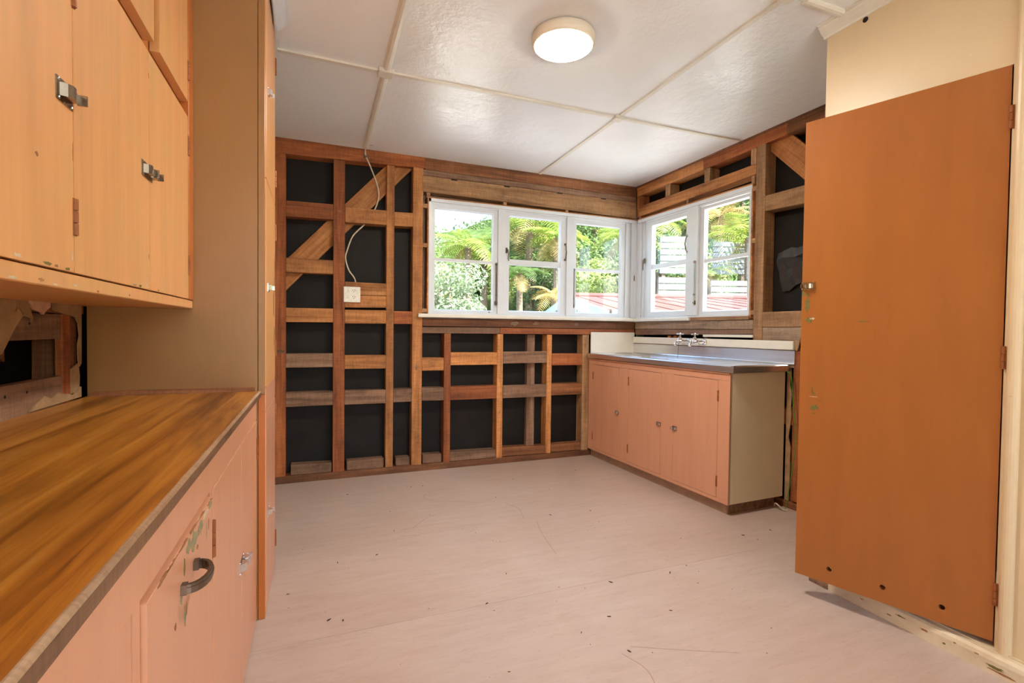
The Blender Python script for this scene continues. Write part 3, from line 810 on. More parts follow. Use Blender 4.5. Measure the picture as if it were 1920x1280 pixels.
build('sill', MB().prism([(0.727, -0.032, 1.181), (0.727, -0.038, 1.186), (0.727, -0.038, 1.204), (0.727, -0.030, 1.211), (0.727, 0.11, 1.211), (0.727, 0.11, 1.181)], (1.97, 0, 0)), 'offwhite', w1, 0.0)
# corner post with its stepped stops
build('corner_post', MB().box(2.606, 2.640, 0.014, 0.11, 1.222, 2.070), 'white', w1, 0.0015)
build('corner_post', MB().box(2.641, 2.662, 0.024, 0.11, 1.222, 2.070), 'white', w1, 0.0015)
build('corner_post', MB().box(2.663, 2.830, 0.006, 0.135, 1.205, 2.097), 'white', w1, 0.0015)
s1 = sash(w1, None, (0.828, 1.377, 1.223, 2.057), (0.859, 1.343, 1.241, 2.033), 1.637, 0.024, False)
s2 = sash(w1, None, (1.442, 2.002, 1.223, 2.069), (1.480, 1.950, 1.246, 2.030), 1.652, 0.046, True)
s3 = sash(w1, None, (2.073, 2.605, 1.223, 2.057), (2.106, 2.563, 1.246, 2.024), 1.628, 0.026, False)
stay(w1, 1.366, 1.29, 1.625, 0.016, mat='iron')
fastener(w1, 1.452, 1.71, 0.014, 1, 'iron')
bow_handle(w1, 1.993, 1.765, 0.016, 0.13)
stay(w1, 2.080, 1.29, 1.62, 0.022, mat='iron')
build('hinge', MB().tube([(2.695, 0.004, 1.55), (2.695, 0.004, 1.60)], .005, 8), 'nickel', w1)
build('window_catch', MB().box(1.30, 1.315, 0.006, 0.012, 1.232, 1.238), 'iron', w1)

w2 = empty('window_2', CORNER, RW_ROT, True)
tag(w2, 'white two-light timber window over the sink bench', kind='structure')
build('head', MB().box(0.022, 1.246, 0.0, 0.11, 2.069, 2.095), 'white', w2, 0.001)
build('head_edge', MB().box(0.0, 1.250, 0.004, 0.11, 2.0955, 2.106), 'oak', w2)
build('head_bead', MB().box(0.115, 0.640, 0.012, 0.024, 2.052, 2.068), 'white', w2, 0.001)
build('head_bead', MB().box(0.76, 1.225, 0.012, 0.024, 2.052, 2.068), 'white', w2, 0.001)
build('jamb', MB().box(1.228, 1.243, 0.0, 0.11, 1.212, 2.069), 'white', w2, 0.001)
build('jamb_edge', MB().box(1.244, 1.252, 0.004, 0.11, 1.19, 2.094), 'oak', w2)
build('corner_post', MB().box(-0.130, 0.060, 0.012, 0.135, 1.205, 2.069), 'white', w2, 0.0015)
build('corner_post', MB().box(0.061, 0.095, 0.024, 0.11, 1.222, 2.069), 'white', w2, 0.0015)
build('corner_post', MB().box(0.096, 0.140, 0.030, 0.11, 1.222, 2.069), 'white', w2, 0.0015)
build('bottom_rail', MB().box(0.0, 1.243, 0.008, 0.11, 1.208, 1.222), 'white', w2, 0.001)
build('mullion', MB().box(0.648, 0.752, 0.002, 0.11, 1.222, 2.068), 'white', w2, 0.0015)
build('sill', MB().prism([(0.0, -0.030, 1.183), (0.0, -0.030, 1.203), (0.0, -0.022, 1.2085), (0.0, 0.11, 1.2085), (0.0, 0.11, 1.183)], (0.70, 0, 0)), 'offwhite', w2)
build('sill', MB().prism([(0.702, -0.006, 1.183), (0.702, -0.006, 1.2075), (0.702, 0.11, 1.2075), (0.702, 0.11, 1.183)], (0.545, 0, 0)), 'pale_timber', w2)
s4 = sash(w2, None, (0.141, 0.647, 1.223, 2.051), (0.197, 0.615, 1.262, 2.016), 1.655, 0.040, True)
s5 = sash(w2, None, (0.753, 1.227, 1.223, 2.051), (0.795, 1.204, 1.250, 2.028), 1.636, 0.026, False)
fastener(w2, 0.100, 1.69, 0.020, 1, 'nickel')
bow_handle(w2, 0.632, 1.79, 0.014, 0.13)
stay(w2, 0.735, 1.30, 1.635, 0.000, mat='nickel')

# ================================================================== LEFT: HANGING CUPBOARD
FX, FB = -0.398, -0.423
uc = empty('hanging_cupboard', (-0.40, 1.0, 1.155))
tag(uc, 'orange painted hanging cupboard with flush doors above the timber worktop', 'cupboard')
build('carcass', MB().box(-0.70, FB - 0.001, -1.0, 2.036, 1.184, CZ(2.0) - .02), 'orange_dark', uc)
build('bottom_board', MB().box(-0.70, FX - 0.002, -1.0, 2.038, 1.155, 1.183), 'orange', uc, 0.002)
build('end_stile', MB().box(FB, FX + 0.002, 1.972, 2.039, 1.1845, 2.41), 'orange_dark', uc, 0.0015)  # same orange as the doors; its darker shading is put into the colour
def door_slab(name, parent, y0, y1, z0, z1, x0=FB, x1=FX, mat='orange'):
    return build(name, MB().box(x0, x1, y0, y1, z0, z1), mat, parent, 0.0007)
lower = [(-0.80, -0.30), (-0.297, 0.200), (0.203, 0.655), (0.658, 1.110), (1.1145, 1.545), (1.549, 1.969)]
lds = [door_slab('door', uc, a, b, 1.186, 1.796) for a, b in lower]
upper = [(-0.30, 0.62), (0.673, 1.593), (1.647, 1.969)]
uds = [door_slab('door', uc, a, b, 1.845, 2.40) for a, b in upper]
N_ = Vector((1, 0, 0)); A_ = Vector((0, 1, 0))
latch(lds[3], (FX, 1.052, 1.487), A_, N_)
latch(lds[4], (FX, 1.487, 1.485), A_, N_, True)
latch(lds[1], (FX, 0.145, 1.487), A_, N_)
hinge(lds[4], (FX + .001, 1.1125, 1.285), N_)
hinge(lds[4], (FX + .001, 1.1125, 1.685), N_)
hinge(lds[5], (FX + .001, 1.9705, 1.70), N_)
hinge(lds[5], (FX + .001, 1.9705, 1.30), N_)
hinge(uds[2], (FX + .001, 1.9705, 1.95), N_)
hinge(uds[2], (FX + .001, 1.9705, 2.30), N_)
for i, (y, z, a, b, mt) in enumerate(((0.985, 1.356, .006, .005, 'chip_wood'), (0.93, 1.193, .014, .004, 'chip_pale'), (1.015, 1.1915, .016, .004, 'chip_green'), (1.045, 1.1905, .008, .003, 'chip_wood'), (1.085, 1.190, .014, .0035, 'chip_green'),
        (1.43, 1.190, .020, .003, 'chip_sage'), (1.47, 1.191, .012, .004, 'chip_green'), (1.52, 1.196, .008, .006, 'chip_pale'), (1.536, 1.214, .003, .010, 'chip_pale'), (1.542, 1.735, .002, .010, 'chip_wood'), (1.538, 1.27, .002, .010, 'chip_wood'), (1.62, 1.190, .010, .0025, 'chip_green'), (1.103, 1.215, .003, .014, 'chip_pale'), (1.108, 1.40, .0015, .02, 'chip_wood'))):
    par = lds[3] if y < 1.112 else (lds[4] if y < 1.547 else lds[5])
    chip(par, (FX, y, z), (0, 1, 0), (0, 0, 1), (1, 0, 0), a, b, 100 + i, mt)
for i, (y, a, mt) in enumerate(((0.92, .018, 'chip_pale'), (1.00, .010, 'chip_wood'), (1.045, .014, 'chip_pale'), (1.12, .010, 'chip_pale'), (1.22, .008, 'chip_wood'), (1.40, .006, 'chip_wood'))):
    chip(uc, (FX - 0.002, y, 1.160 + .004 * (i % 2)), (0, 1, 0), (0, 0, 1), (1, 0, 0), a, .0032, 130 + i, mt)

# ================================================================== LEFT: TALL CUPBOARD
TY, TX = 2.041, -0.168
tc_ = empty('tall_cupboard', (-0.43, 2.27, 0))
tag(tc_, 'tall floor to ceiling cupboard with orange doors beyond the worktop end', 'cupboard')
build('side_panel', MB().box(-0.70, -0.196, TY, TY + 0.018, 0.0, CZ(TY) - .002), 'tan', tc_, 0.0)
build('carcass', MB().box(-0.70, -0.197, TY + 0.0185, 2.492, 0.0, CZ(2.492) - .002), 'orange_dark', tc_)
build('front_stile', MB().box(-0.1945, TX - 0.004, TY + 0.001, TY + 0.03, 0.845, CZ(TY) - .002), 'tan', tc_, 0.0015)
build('front_stile', MB().box(-0.1945, TX - 0.004, TY + 0.001, TY + 0.03, 0.0, 0.844), 'orange_dark', tc_, 0.0015)
build('front_frame', MB().box(-0.196, TX - 0.006, TY + 0.031, 2.494, 0.0, CZ(2.494) - .002), 'orange', tc_)
build('front_rail', MB().box(TX - 0.006, TX - 0.0005, TY + 0.005, 2.494, 0.781, 0.868), 'salmon', tc_, 0.001)
tds = []
for z0, z1, mt in ((0.020, 0.778, 'salmon'), (0.871, 1.640, 'orange'), (1.645, 2.40, 'orange')):
    tds.append(build('door', MB().box(TX - 0.0055, TX, TY + 0.006, 2.486, z0, z1), mt, tc_, 0.001))
for dd, zl, zh in ((0, 0.375, (0.71, 0.13)), (1, 1.246, (1.52, 1.0)), (2, 1.990, (2.26, 1.76))):
    latch(tds[dd], (TX, 2.115, zl), A_, N_, False, 'chrome', 0.85)
    for z in zh:
        hinge(tds[dd], (TX + .001, 2.488, z), N_, 0.075)
# bare timber showing where paint has worn off the middle door edge
for i, (y, z, a, b) in enumerate(((2.45, 1.33, .03, .12), (2.40, 1.20, .03, .10), (2.44, 1.05, .03, .09))):
    chip(tds[1], (TX, y, z), (0, 1, 0), (0, 0, 1), (1, 0, 0), a, b, 150 + i, 'chip_wood', 'bare_patch')

# ================================================================== LEFT: WORKTOP AND BASE CUPBOARD
wt = empty('worktop', (-0.44, 0.7, 0.833))
tag(wt, 'varnished brown timber worktop with a worn pale front edge', 'worktop')
xs = [-0.701, -0.585, -0.47, -0.352, -0.1920]
wt_me = MB().box(xs[0], xs[-1], -1.0, TY - 0.001, 0.834, 0.858)
o = build('top_board', wt_me, 'worktop', wt, 0.0)
prf = [(-0.1915, 0.833), (-0.187, 0.833), (-0.1850, 0.836), (-0.1845, 0.8535), (-0.1915, 0.8535)]
build('front_edge', MB().prism([(x, -1.0, z) for x, z in prf], (0, TY + 0.999, 0)), 'worn_edge', wt, rot=ROT_Y)
build('worn_arris', MB().prism([(x, -1.0, z) for x, z in ((-0.1915, 0.8537), (-0.1846, 0.8537), (-0.1862, 0.8570), (-0.1895, 0.8585), (-0.1915, 0.8585))], (0, TY + 0.999, 0)), 'pale_edge', wt, rot=ROT_Y)  # pale strip paints the highlight line along the worn arris
build('end_bead', MB().prism([(-0.69, TY - 0.001, 0.8582), (-0.69, TY - 0.016, 0.8582), (-0.69, TY - 0.012, 0.868), (-0.69, TY - 0.001, 0.8735)], (0.485, 0, 0)), 'dark_timber', wt)
FXB = -0.2
bc_ = empty('base_cupboard', (-0.44, 0.7, 0))
tag(bc_, 'salmon pink base cupboard with a flour bin door under the timber worktop', 'cupboard')
build('carcass', MB().box(-0.70, FXB - 0.022, -1.0, TY - 0.001, 0.0, 0.8325), 'orange_dark', bc_)
build('top_rail', MB().box(FXB - 0.021, FXB, -1.0, TY - 0.002, 0.7538, 0.8325), 'salmon', bc_, 0.0)
for a, b in ((-1.0, 0.697), (0.702, 0.729), (1.166, 1.196)):
    build('stile', MB().box(FXB - 0.021, FXB, a, b, 0.0, 0.7537), 'salmon', bc_, 0.0)
bds = []
for nm, a, b, z0, z1 in (('door', 1.199, 1.628, 0.012, 0.751), ('door', 1.631, 2.036, 0.012, 0.751)):
    bds.append(build(nm, MB().box(FXB - 0.021, FXB + 0.001, a, b, z0, z1), 'salmon', bc_, 0.0012))
bin_ = build('bin_front', MB().quadbox([(FXB - 0.020, 0.735, 0.03), (FXB + 0.002, 0.735, 0.03), (FXB + 0.002, 1.160, 0.03), (FXB - 0.020, 1.160, 0.03),
        (FXB - 0.015, 0.735, 0.747), (FXB + 0.006, 0.735, 0.747), (FXB + 0.006, 1.160, 0.747), (FXB - 0.015, 1.160, 0.747)]), 'salmon', bc_, 0.0008)
hb = MB()
hp = []
for k in range(13):
    a = math.pi * k / 12
    hp.append(Vector((FXB + 0.008 + 0.030 * math.sin(a) ** 0.8, 0.950 - 0.046 * math.cos(a), 0.680)))
for k in range(12):
    p0, p1 = hp[k], hp[k + 1]
    t = (p1 - p0).normalized(); s = Vector((t.y, -t.x, 0))
    hb.frame_box(p0, t, Vector((0, 0, 1)), s, -0.001, (p1 - p0).length + 0.001, -0.0075, 0.0075, -0.003, 0.003)
    hb.frame_box(p0, t, Vector((0, 0, 1)), s, -0.001, (p1 - p0).length + 0.001, -0.003, 0.003, 0.003, 0.0045)
for y in (0.906, 0.994):
    hb.box(FXB + 0.004, FXB + 0.014, y - 0.007, y + 0.007, 0.672, 0.688)
build('pull_handle', hb, 'bronze', bin_)
latch(bds[0], (FXB + 0.001, 1.588, 0.400), A_, N_, True, 'chrome', 1.0)
hinge(bds[0], (FXB + .001, 1.1975, 0.645), N_, 0.08)
hinge(bds[1], (FXB + .001, 2.0375, 0.645), N_, 0.08)
hinge(bds[1], (FXB + .001, 2.0375, 0.095), N_, 0.08)
bn = Vector((1, 0, -0.02)).normalized()
for i, (y, z, a, b, mt) in enumerate(((1.135, .738, .022, .008, 'chip_sage'), (1.09, .734, .022, .011, 'chip_pale'), (1.045, .728, .030, .016, 'chip_sage'), (0.995, .723, .035, .022, 'chip_sage'), (0.955, .728, .022, .014, 'chip_sage'), (0.925, .708, .006, .020, 'chip_green'),
        (0.905, .665, .008, .012, 'chip_sage'), (0.93, .625, .008, .020, 'chip_sage'), (0.94, .63, .003, .018, 'chip_wood'), (0.99, .46, .003, .016, 'chip_sage'), (0.87, .64, .006, .006, 'chip_wood'), (1.02, .700, .008, .006, 'chip_wood'), (1.10, .700, .003, .02, 'chip_sage'), (1.12, .705, .003, .014, 'chip_wood'))):
    xz = FXB + 0.002 + 0.004 * (z - 0.03) / 0.717
    chip(bin_, (xz + .0003, y, z), (0, 1, 0), (0, 0, 1), (1, 0, 0), a, b, 200 + i, mt)
for i, y in enumerate((1.13, 1.06, 0.99, 0.92, 0.86, 0.80)):
    chip(bin_, (FXB + .0058, y, .7445), (0, 1, 0), (0, 0, 1), (1, 0, 0), .045, .004, 230 + i, 'chip_wood')

# ================================================================== SINK CUPBOARD (right-wall frame)
sk = empty('sink_cupboard', CORNER, RW_ROT, True)
tag(sk, 'salmon orange sink cupboard with three flush doors and beige end panel', 'cupboard')
F = -0.481
build('carcass', MB().box(0.02, 1.525, F + 0.020, -0.02, 0.070, 0.852), 'orange_dark', sk)
build('end_panel', MB().box(1.526, 1.541, F + 0.003, -0.018, 0.070, 0.853), 'beige', sk, 0.001)
build('toe_kick', MB().box(0.0, 1.505, -0.448, -0.436, 0.0, 0.069), 'kick', sk)
build('plinth', MB().box(1.490, 1.506, -0.435, -0.05, 0.0, 0.069), 'grey_timber', sk)
build('top_bead', MB().prism([(0.0, F + .018, 0.842), (0.0, F - .004, 0.842), (0.0, F - .009, 0.848), (0.0, F - .004, 0.8555), (0.0, F + .018, 0.8555)], (1.541, 0, 0)), 'salmon', sk)
build('top_rail', MB().box(0.0, 1.541, F, F + .019, 0.806, 0.8415), 'salmon', sk, 0.0008)
build('bottom_rail', MB().box(0.0, 1.541, F, F + .019, 0.068, 0.0885), 'salmon', sk, 0.0008)
for a, b in ((0.0, 0.0715), (0.449, 0.5685), (0.9435, 1.066), (1.4525, 1.541)):
    build('stile', MB().box(a, b, F, F + .019, 0.0890, 0.8055), 'salmon', sk, 0.0008)
sds = []
for a, b in ((0.0735, 0.447), (0.5705, 0.9415), (1.068, 1.4505)):
    sds.append(build('door', MB().box(a, b, F - .001, F + .018, 0.0905, 0.8035), 'salmon', sk, 0.001))
S_ = Vector((1, 0, 0)); NR = Vector((0, -1, 0))
latch(sds[0], (0.408, F - .001, 0.446), S_, NR, False, 'chrome', 0.8)
latch(sds[1], (0.905, F - .001, 0.445), S_, NR, False, 'chrome', 0.8)
latch(sds[2], (1.102, F - .001, 0.443), -S_, NR, False, 'chrome', 0.8)
for k, s in ((0, 0.0725), (1, 0.5695), (2, 1.4515)):
    for z in (0.710, 0.190):
        hinge(sds[k], (s, F - .001, z), NR, 0.066)

# ---- stainless bench: top with fold-down edge, tray and basin, upstand behind
bn_ = empty('sink_bench', CORNER, RW_ROT, True)
tag(bn_, 'stainless steel sink bench top with upstand on the salmon cupboard', 'sink')
build('front_apron', MB().prism([(0.003, -0.480, 0.858), (0.003, -0.496, 0.858), (0.003, -0.498, 0.862), (0.003, -0.498, 0.892), (0.003, -0.493, 0.899), (0.003, -0.480, 0.900)], (1.572, 0, 0)), 'steel', bn_)
build('end_apron', MB().prism([(1.560, -0.497, 0.858), (1.576, -0.497, 0.858), (1.576, -0.497, 0.892), (1.570, -0.497, 0.8995), (1.560, -0.497, 0.900)], (0, 0.478, 0)), 'steel', bn_)
top = MB()
def ring(a, b, c, d_, z):
    i = len(top.v); top.v += [Vector(q) for q in ((a, c, z), (b, c, z), (b, d_, z), (a, d_, z))]; return i
# dished drainer with a basin at the far end: nested rims
A0 = ring(0.003, 1.562, -0.481, -0.020, 0.9000)
A1 = ring(0.045, 1.530, -0.450, -0.055, 0.9005)
A2 = ring(0.060, 1.515, -0.436, -0.070, 0.8915)
B0 = ring(0.340, 0.800, -0.415, -0.095, 0.8890)
B1 = ring(0.355, 0.785, -0.400, -0.110, 0.8750)
B2 = ring(0.375, 0.765, -0.380, -0.130, 0.720)
for p_, q_ in ((A0, A1), (A1, A2), (A2, B0), (B0, B1), (B1, B2)):
    for i in range(4):
        j = (i + 1) % 4
        top.f.append((p_ + i, p_ + j, q_ + j, q_ + i))
top.f.append((B2, B2 + 1, B2 + 2, B2 + 3))
bt = build('bench_top', top, 'steel', bn_)
for k in range(6):
    y = -0.40 + 0.055 * k
    build('drainer_rib', MB().prism([(0.86, y - .006, 0.8895), (0.86, y, 0.8945), (0.86, y + .006, 0.8895)], (0.60, 0, 0)), 'steel', bt)
build('upstand', MB().prism([(0.003, -0.020, 0.898), (0.003, -0.030, 0.902), (0.003, -0.0245, 0.910), (0.003, -0.0225, 0.984), (0.003, -0.016, 0.986), (0.003, -0.016, 0.898)], (1.602, 0, 0)), 'steel', bn_)
build('plug_hole', MB().lathe((0.57, -0.255, 0.7205), (0, 0, 1), [(0.032, 0), (0.030, .003), (0.012, .0005)], 18), 'chrome', bn_)

rail = empty('tap_rail', CORNER, RW_ROT, True)
tag(rail, 'cream painted timber rail above the steel upstand carrying two taps', 'rail')
build('rail_board', MB().box(0.030, 1.605, -0.040, -0.016, 0.990, 1.045), 'offwhite', rail, 0.003)
build('rail_backing', MB().box(0.030, 1.600, -0.015, -0.002, 0.880, 1.030), 'board', rail, 0.001)

sb_ = empty('splash_panel', (2.47, BY - 0.01, 0.9)); tag(sb_, 'cream splash panel in the corner at the far end of the sink', 'panel')
build('panel_board', MB().box(2.243, 2.694, BY - 0.016, BY - 0.004, 0.901, 1.083), 'offwhite', sb_, 0.001)
build('panel_batten', MB().box(2.26, 2.69, BY - 0.0035, BY - 0.0025 + 0.0025, 0.905, 1.05), 'board', sb_)

# ---- taps
def tap(name, s, label):
    t = empty(name, CORNER, RW_ROT, True)
    tag(t, label, 'tap', 'bib taps over the sink')
    z = 1.019
    build('flange', MB().lathe((s, -0.040, z), NR, [(0.024, 0), (0.024, 0.005), (0.018, 0.011), (0.012, 0.014)], 20), 'chrome', t, smooth=True)
    b = MB().lathe((s, -0.050, z), NR, [(0.0115, 0), (0.0115, 0.05), (0.014, 0.056), (0.0175, 0.07), (0.0185, 0.085), (0.016, 0.102), (0.011, 0.112)], 16)
    b.lathe((s, -0.134, z + .010), (0, 0, 1), [(0.0155, 0), (0.0165, 0.008), (0.0135, 0.014), (0.0135, 0.024), (0.009, 0.028), (0.0055, 0.030), (0.0055, 0.046)], 14)
    build('tap_body', b, 'chrome', t, smooth=False)
    build('spout', MB().tube([(s, -0.145, z), (s, -0.160, z + .003), (s, -0.174, z - .004), (s, -0.183, z - .017), (s, -0.186, z - .030)], [.013, .012, .011, .011, .012], 12), 'chrome', t, smooth=True)
    h = MB()
    hc = Vector((s, -0.134, z + 0.058))
    h.lathe(hc - Vector((0, 0, .008)), (0, 0, 1), [(0.010, 0), (0.011, .006), (0.010, .013), (0.006, .018)], 12)
    for k in range(4):
        a = math.pi / 4 + math.pi / 2 * k + 0.2
        dv = Vector((math.cos(a), math.sin(a), 0))
        h.tube([hc + dv * .006, hc + dv * .022, hc + dv * .027], [.0052, .0055, .0048], 8)
    build('cross_handle', h, 'chrome', t)
    return t
tap('bib_tap', 0.735, 'chrome bib tap with cross handle above the hanging plug chain')
tap('bib_tap', 0.888, 'chrome bib tap with cross handle, the one without the plug chain')
ch = build('plug_chain', MB().tube([Vector((0.735, -0.150, 1.003)), Vector((0.735, -0.152, 0.95)), Vector((0.733, -0.152, 0.890))], 0.0014, 6), 'iron')
ch.parent = None
ch.location = CORNER + Matrix.Rotation(RW_ROT, 3, 'Z') @ ch.location
ch.rotation_euler = (0, 0, RW_ROT)
tag(ch, 'thin dark plug chain hanging from a tap into the sink', 'chain')

# ================================================================== THE OPEN DOOR
dr = empty('cupboard_door', (2.078, 0.906, 0.086), R(18.7), True)
tag(dr, 'large burnt orange flush cupboard door standing ajar against the cream partition', 'door', kind='thing')
# local y runs from the hinge to the free edge, local -x is the face seen from the room
DW, DH, DT = 0.604, 1.876, 0.032
dmb = MB().box(0.0, DT, 0.002, DW, 0.0, DH)
slab = build('door_slab', dmb, 'door_paint', dr, 0.0)
holes = [(0.479, 0.060), (0.302, 0.058), (0.132, 0.057)]
def cut_holes(o, pts, r_, org):
    me = bpy.data.meshes.new('cut'); bm = bmesh.new()
    for y, z in pts:
        mt_ = Matrix.Translation(Vector((0, y, z)) - org + Vector((DT / 2, 0, 0))) @ Matrix.Rotation(math.pi / 2, 4, 'Y')
        bmesh.ops.create_cone(bm, cap_ends=True, segments=16, radius1=r_, radius2=r_, depth=0.2, matrix=mt_)
    bm.to_mesh(me); bm.free()
    c = bpy.data.objects.new('cut', me); sc.collection.objects.link(c)
    c.parent = o.parent; c.location = o.location
    md = o.modifiers.new('b', 'BOOLEAN'); md.object = c; md.operation = 'DIFFERENCE'; md.solver = 'EXACT'
    bpy.context.view_layer.update()
    dg = bpy.context.evaluated_depsgraph_get()
    new = bpy.data.meshes.new_from_object(o.evaluated_get(dg))
    o.modifiers.clear(); o.data = new
    bpy.data.objects.remove(c)
cut_holes(slab, holes, 0.0095, ORG[slab.name])
latch(dr, (-0.0005, 0.560, 1.202), Vector((0, 1, 0)), Vector((-1, 0, 0)), False, 'nickel', 0.85)
for z in (1.71, 0.936, 0.158):
    hinge(dr, (-0.001, 0.0, z), Vector((-1, 0, 0)), 0.075)
for i, (y, z, a, b, mt) in enumerate(((0.598, 1.17, .005, .014, 'chip_green'), (0.583, 1.166, .007, .010, 'chip_green'), (0.582, 1.122, .010, .026, 'chip_green'), (0.574, 1.062, .013, .014, 'chip_green'), (0.563, 1.068, .010, .004, 'chip_pale'),
        (0.387, 1.056, .018, .0022, 'chip_green'), (0.556, 0.776, .003, .012, 'chip_green'), (0.549, 0.762, .006, .005, 'chip_green'), (0.55, 0.748, .017, .0015, 'chip_pale'), (0.546, 0.705, .013, .012, 'chip_green'), (0.555, 0.698, .008, .004, 'chip_green'), (0.548, 0.68, .004, .003, 'chip_green'), (0.576, 0.721, .002, .002, 'chip_green'), (0.53, 0.735, .002, .004, 'chip_green'))):
    chip(dr, (-0.0004, y, z), (0, 1, 0), (0, 0, 1), (-1, 0, 0), a * 1.3, b * 1.3, 300 + i, mt)

# ================================================================== SMALL THINGS
cl = empty('ceiling_light', (1.040, 2.030, CZ(2.03)))
tag(cl, 'round white ceiling light with a lit diffuser', 'lamp')
LC = Vector((1.040, 2.030, CZ(2.03)))
build('rim', MB().lathe(LC, (0, 0, -1), [(0.128, 0), (0.140, 0.004), (0.143, 0.018), (0.143, 0.036), (0.140, 0.046), (0.131, 0.050)], 48), 'lamp_body', cl, smooth=True)
build('diffuser', MB().lathe(LC - Vector((0, 0, .0502)), (0, 0, -1), [(0.130, 0), (0.126, 0.003), (0.10, 0.006), (0.0, 0.008)], 48), 'lamp', cl, smooth=True)

po = empty('power_outlet', (0.248, BY - 0.004, 1.335)); tag(po, 'white double power socket with two rocker switches on the bare studs', 'socket')
build('faceplate', MB().box(0.191, 0.307, BY - 0.013, BY - 0.004, 1.280, 1.393), 'plastic', po, 0.003)
for z in (1.365, 1.318):
    sw = build('rocker_switch', MB().box(0.218, 0.234, BY - 0.0165, BY - 0.012, z - .010, z + .012), 'plastic', po, 0.002)
    pm = MB()
    for dx, dz, ang in ((-.008, .004, .5), (.008, .004, -.5), (0, -.008, 0)):
        c = Vector((0.262 + dx, BY - 0.0136, z + dz)); a = Vector((math.sin(ang), 0, math.cos(ang))); b = Vector((math.cos(ang), 0, -math.sin(ang)))
        pm.frame_box(c, b, a, Vector((0, -1, 0)), -.0015, .0015, -.0045, .0045, 0, .0008)
    build('socket_slot', pm, 'hole', po)
build('backing_box', MB().box(0.208, 0.290, BY - 0.0035, BY - 0.0005, 1.295, 1.380), 'plastic', po)

def smooth_path(pts, n=6):
    out = []
    P = [Vector(q) for q in pts]
    P = [P[0] * 2 - P[1]] + P + [P[-1] * 2 - P[-2]]
    for i in range(1, len(P) - 2):
        for k in range(n):
            t = k / n
            out.append(0.5 * ((2 * P[i]) + (-P[i - 1] + P[i + 1]) * t + (2 * P[i - 1] - 5 * P[i] + 4 * P[i + 1] - P[i + 2]) * t * t + (-P[i - 1] + 3 * P[i] - 3 * P[i + 1] + P[i + 2]) * t ** 3))
    out.append(P[-2]); return out
cb = [(0.336, -.014, 2.388), (0.341, -.010, 2.344), (0.374, -.004, 2.274), (0.421, .004, 2.158), (0.437, .020, 2.07), (0.415, .046, 1.984), (0.375, .0505, 1.92), (0.338, .044, 1.86), (0.257, .034, 1.768), (0.218, .030, 1.662), (0.206, .028, 1.598), (0.228, .030, 1.518), (0.263, .034, 1.468), (0.277, .045, 1.435), (0.277, .046, 1.39)]
# passes behind the nog through a bored hole: keep it behind the face there
cab = build('electric_cable', MB().tube(smooth_path([(x, BY + y, z) for x, y, z in cb]), 0.0052, 8), 'cable', smooth=True)
tag(cab, 'cream electric cable curving down the bare studs to the socket', 'cable')
build('cable_clip', MB().box(0.326, 0.352, BY - 0.021, BY - 0.002, 2.335, 2.345), 'iron', cab)

def rw(p_):
    return CORNER + Matrix.Rotation(RW_ROT, 3, 'Z') @ Vector(p_)
gw = build('green_wire', MB().tube(smooth_path([rw(q) for q in ((1.585, -0.06, 0.855), (1.606, -0.05, 0.835), (1.620, -0.05, 0.70), (1.634, -0.05, 0.58), (1.645, -0.05, 0.427), (1.636, -0.06, 0.262), (1.612, -0.06, 0.11), (1.596, -0.06, 0.012))]), 0.0024, 6), 'green_wire')
tag(gw, 'thin green earth wire hanging down beside the sink cupboard end', 'wire')
ww = build('white_wire', MB().tube(smooth_path([rw(q) for q in ((1.530, -0.075, 0.012), (1.545, -0.085, 0.034), (1.57, -0.09, 0.030), (1.592, -0.075, 0.008), (1.61, -0.06, 0.006))]), 0.004, 6), 'cable')
tag(ww, 'short white wire end curling from under the sink cupboard', 'wire')

# thin scuff lines on the floor sheet
scm = MB()
for pts in (((0.86, 3.30), (0.74, 3.28), (0.66, 3.20), (0.70, 3.10), (0.85, 3.02), (1.0, 2.96)), ((0.66, 2.86), (0.58, 2.80), (0.50, 2.70)), ((1.12, 2.90), (1.16, 2.78), (1.13, 2.62)), ((1.18, 2.55), (1.14, 2.40), (1.10, 2.15)),
            ((0.97, 1.40), (1.0, 1.30), (0.96, 1.18)), ((1.02, 1.42), (1.2, 1.33), (1.35, 1.26)), ((0.42, 2.62), (0.52, 2.60))):
    sp = smooth_path([(x, y, 0.0) for x, y in pts], 5)
    for p_, q_ in zip(sp, sp[1:]):
        t_ = (q_ - p_).normalized(); n_ = Vector((-t_.y, t_.x, 0)) * 0.0013
        scm.prism([p_ + n_, q_ + n_, q_ - n_, p_ - n_], (0, 0, 0.0003))
so_ = build('floor_scuff', scm, 'scuff', floor); so_['kind'] = 'stuff'

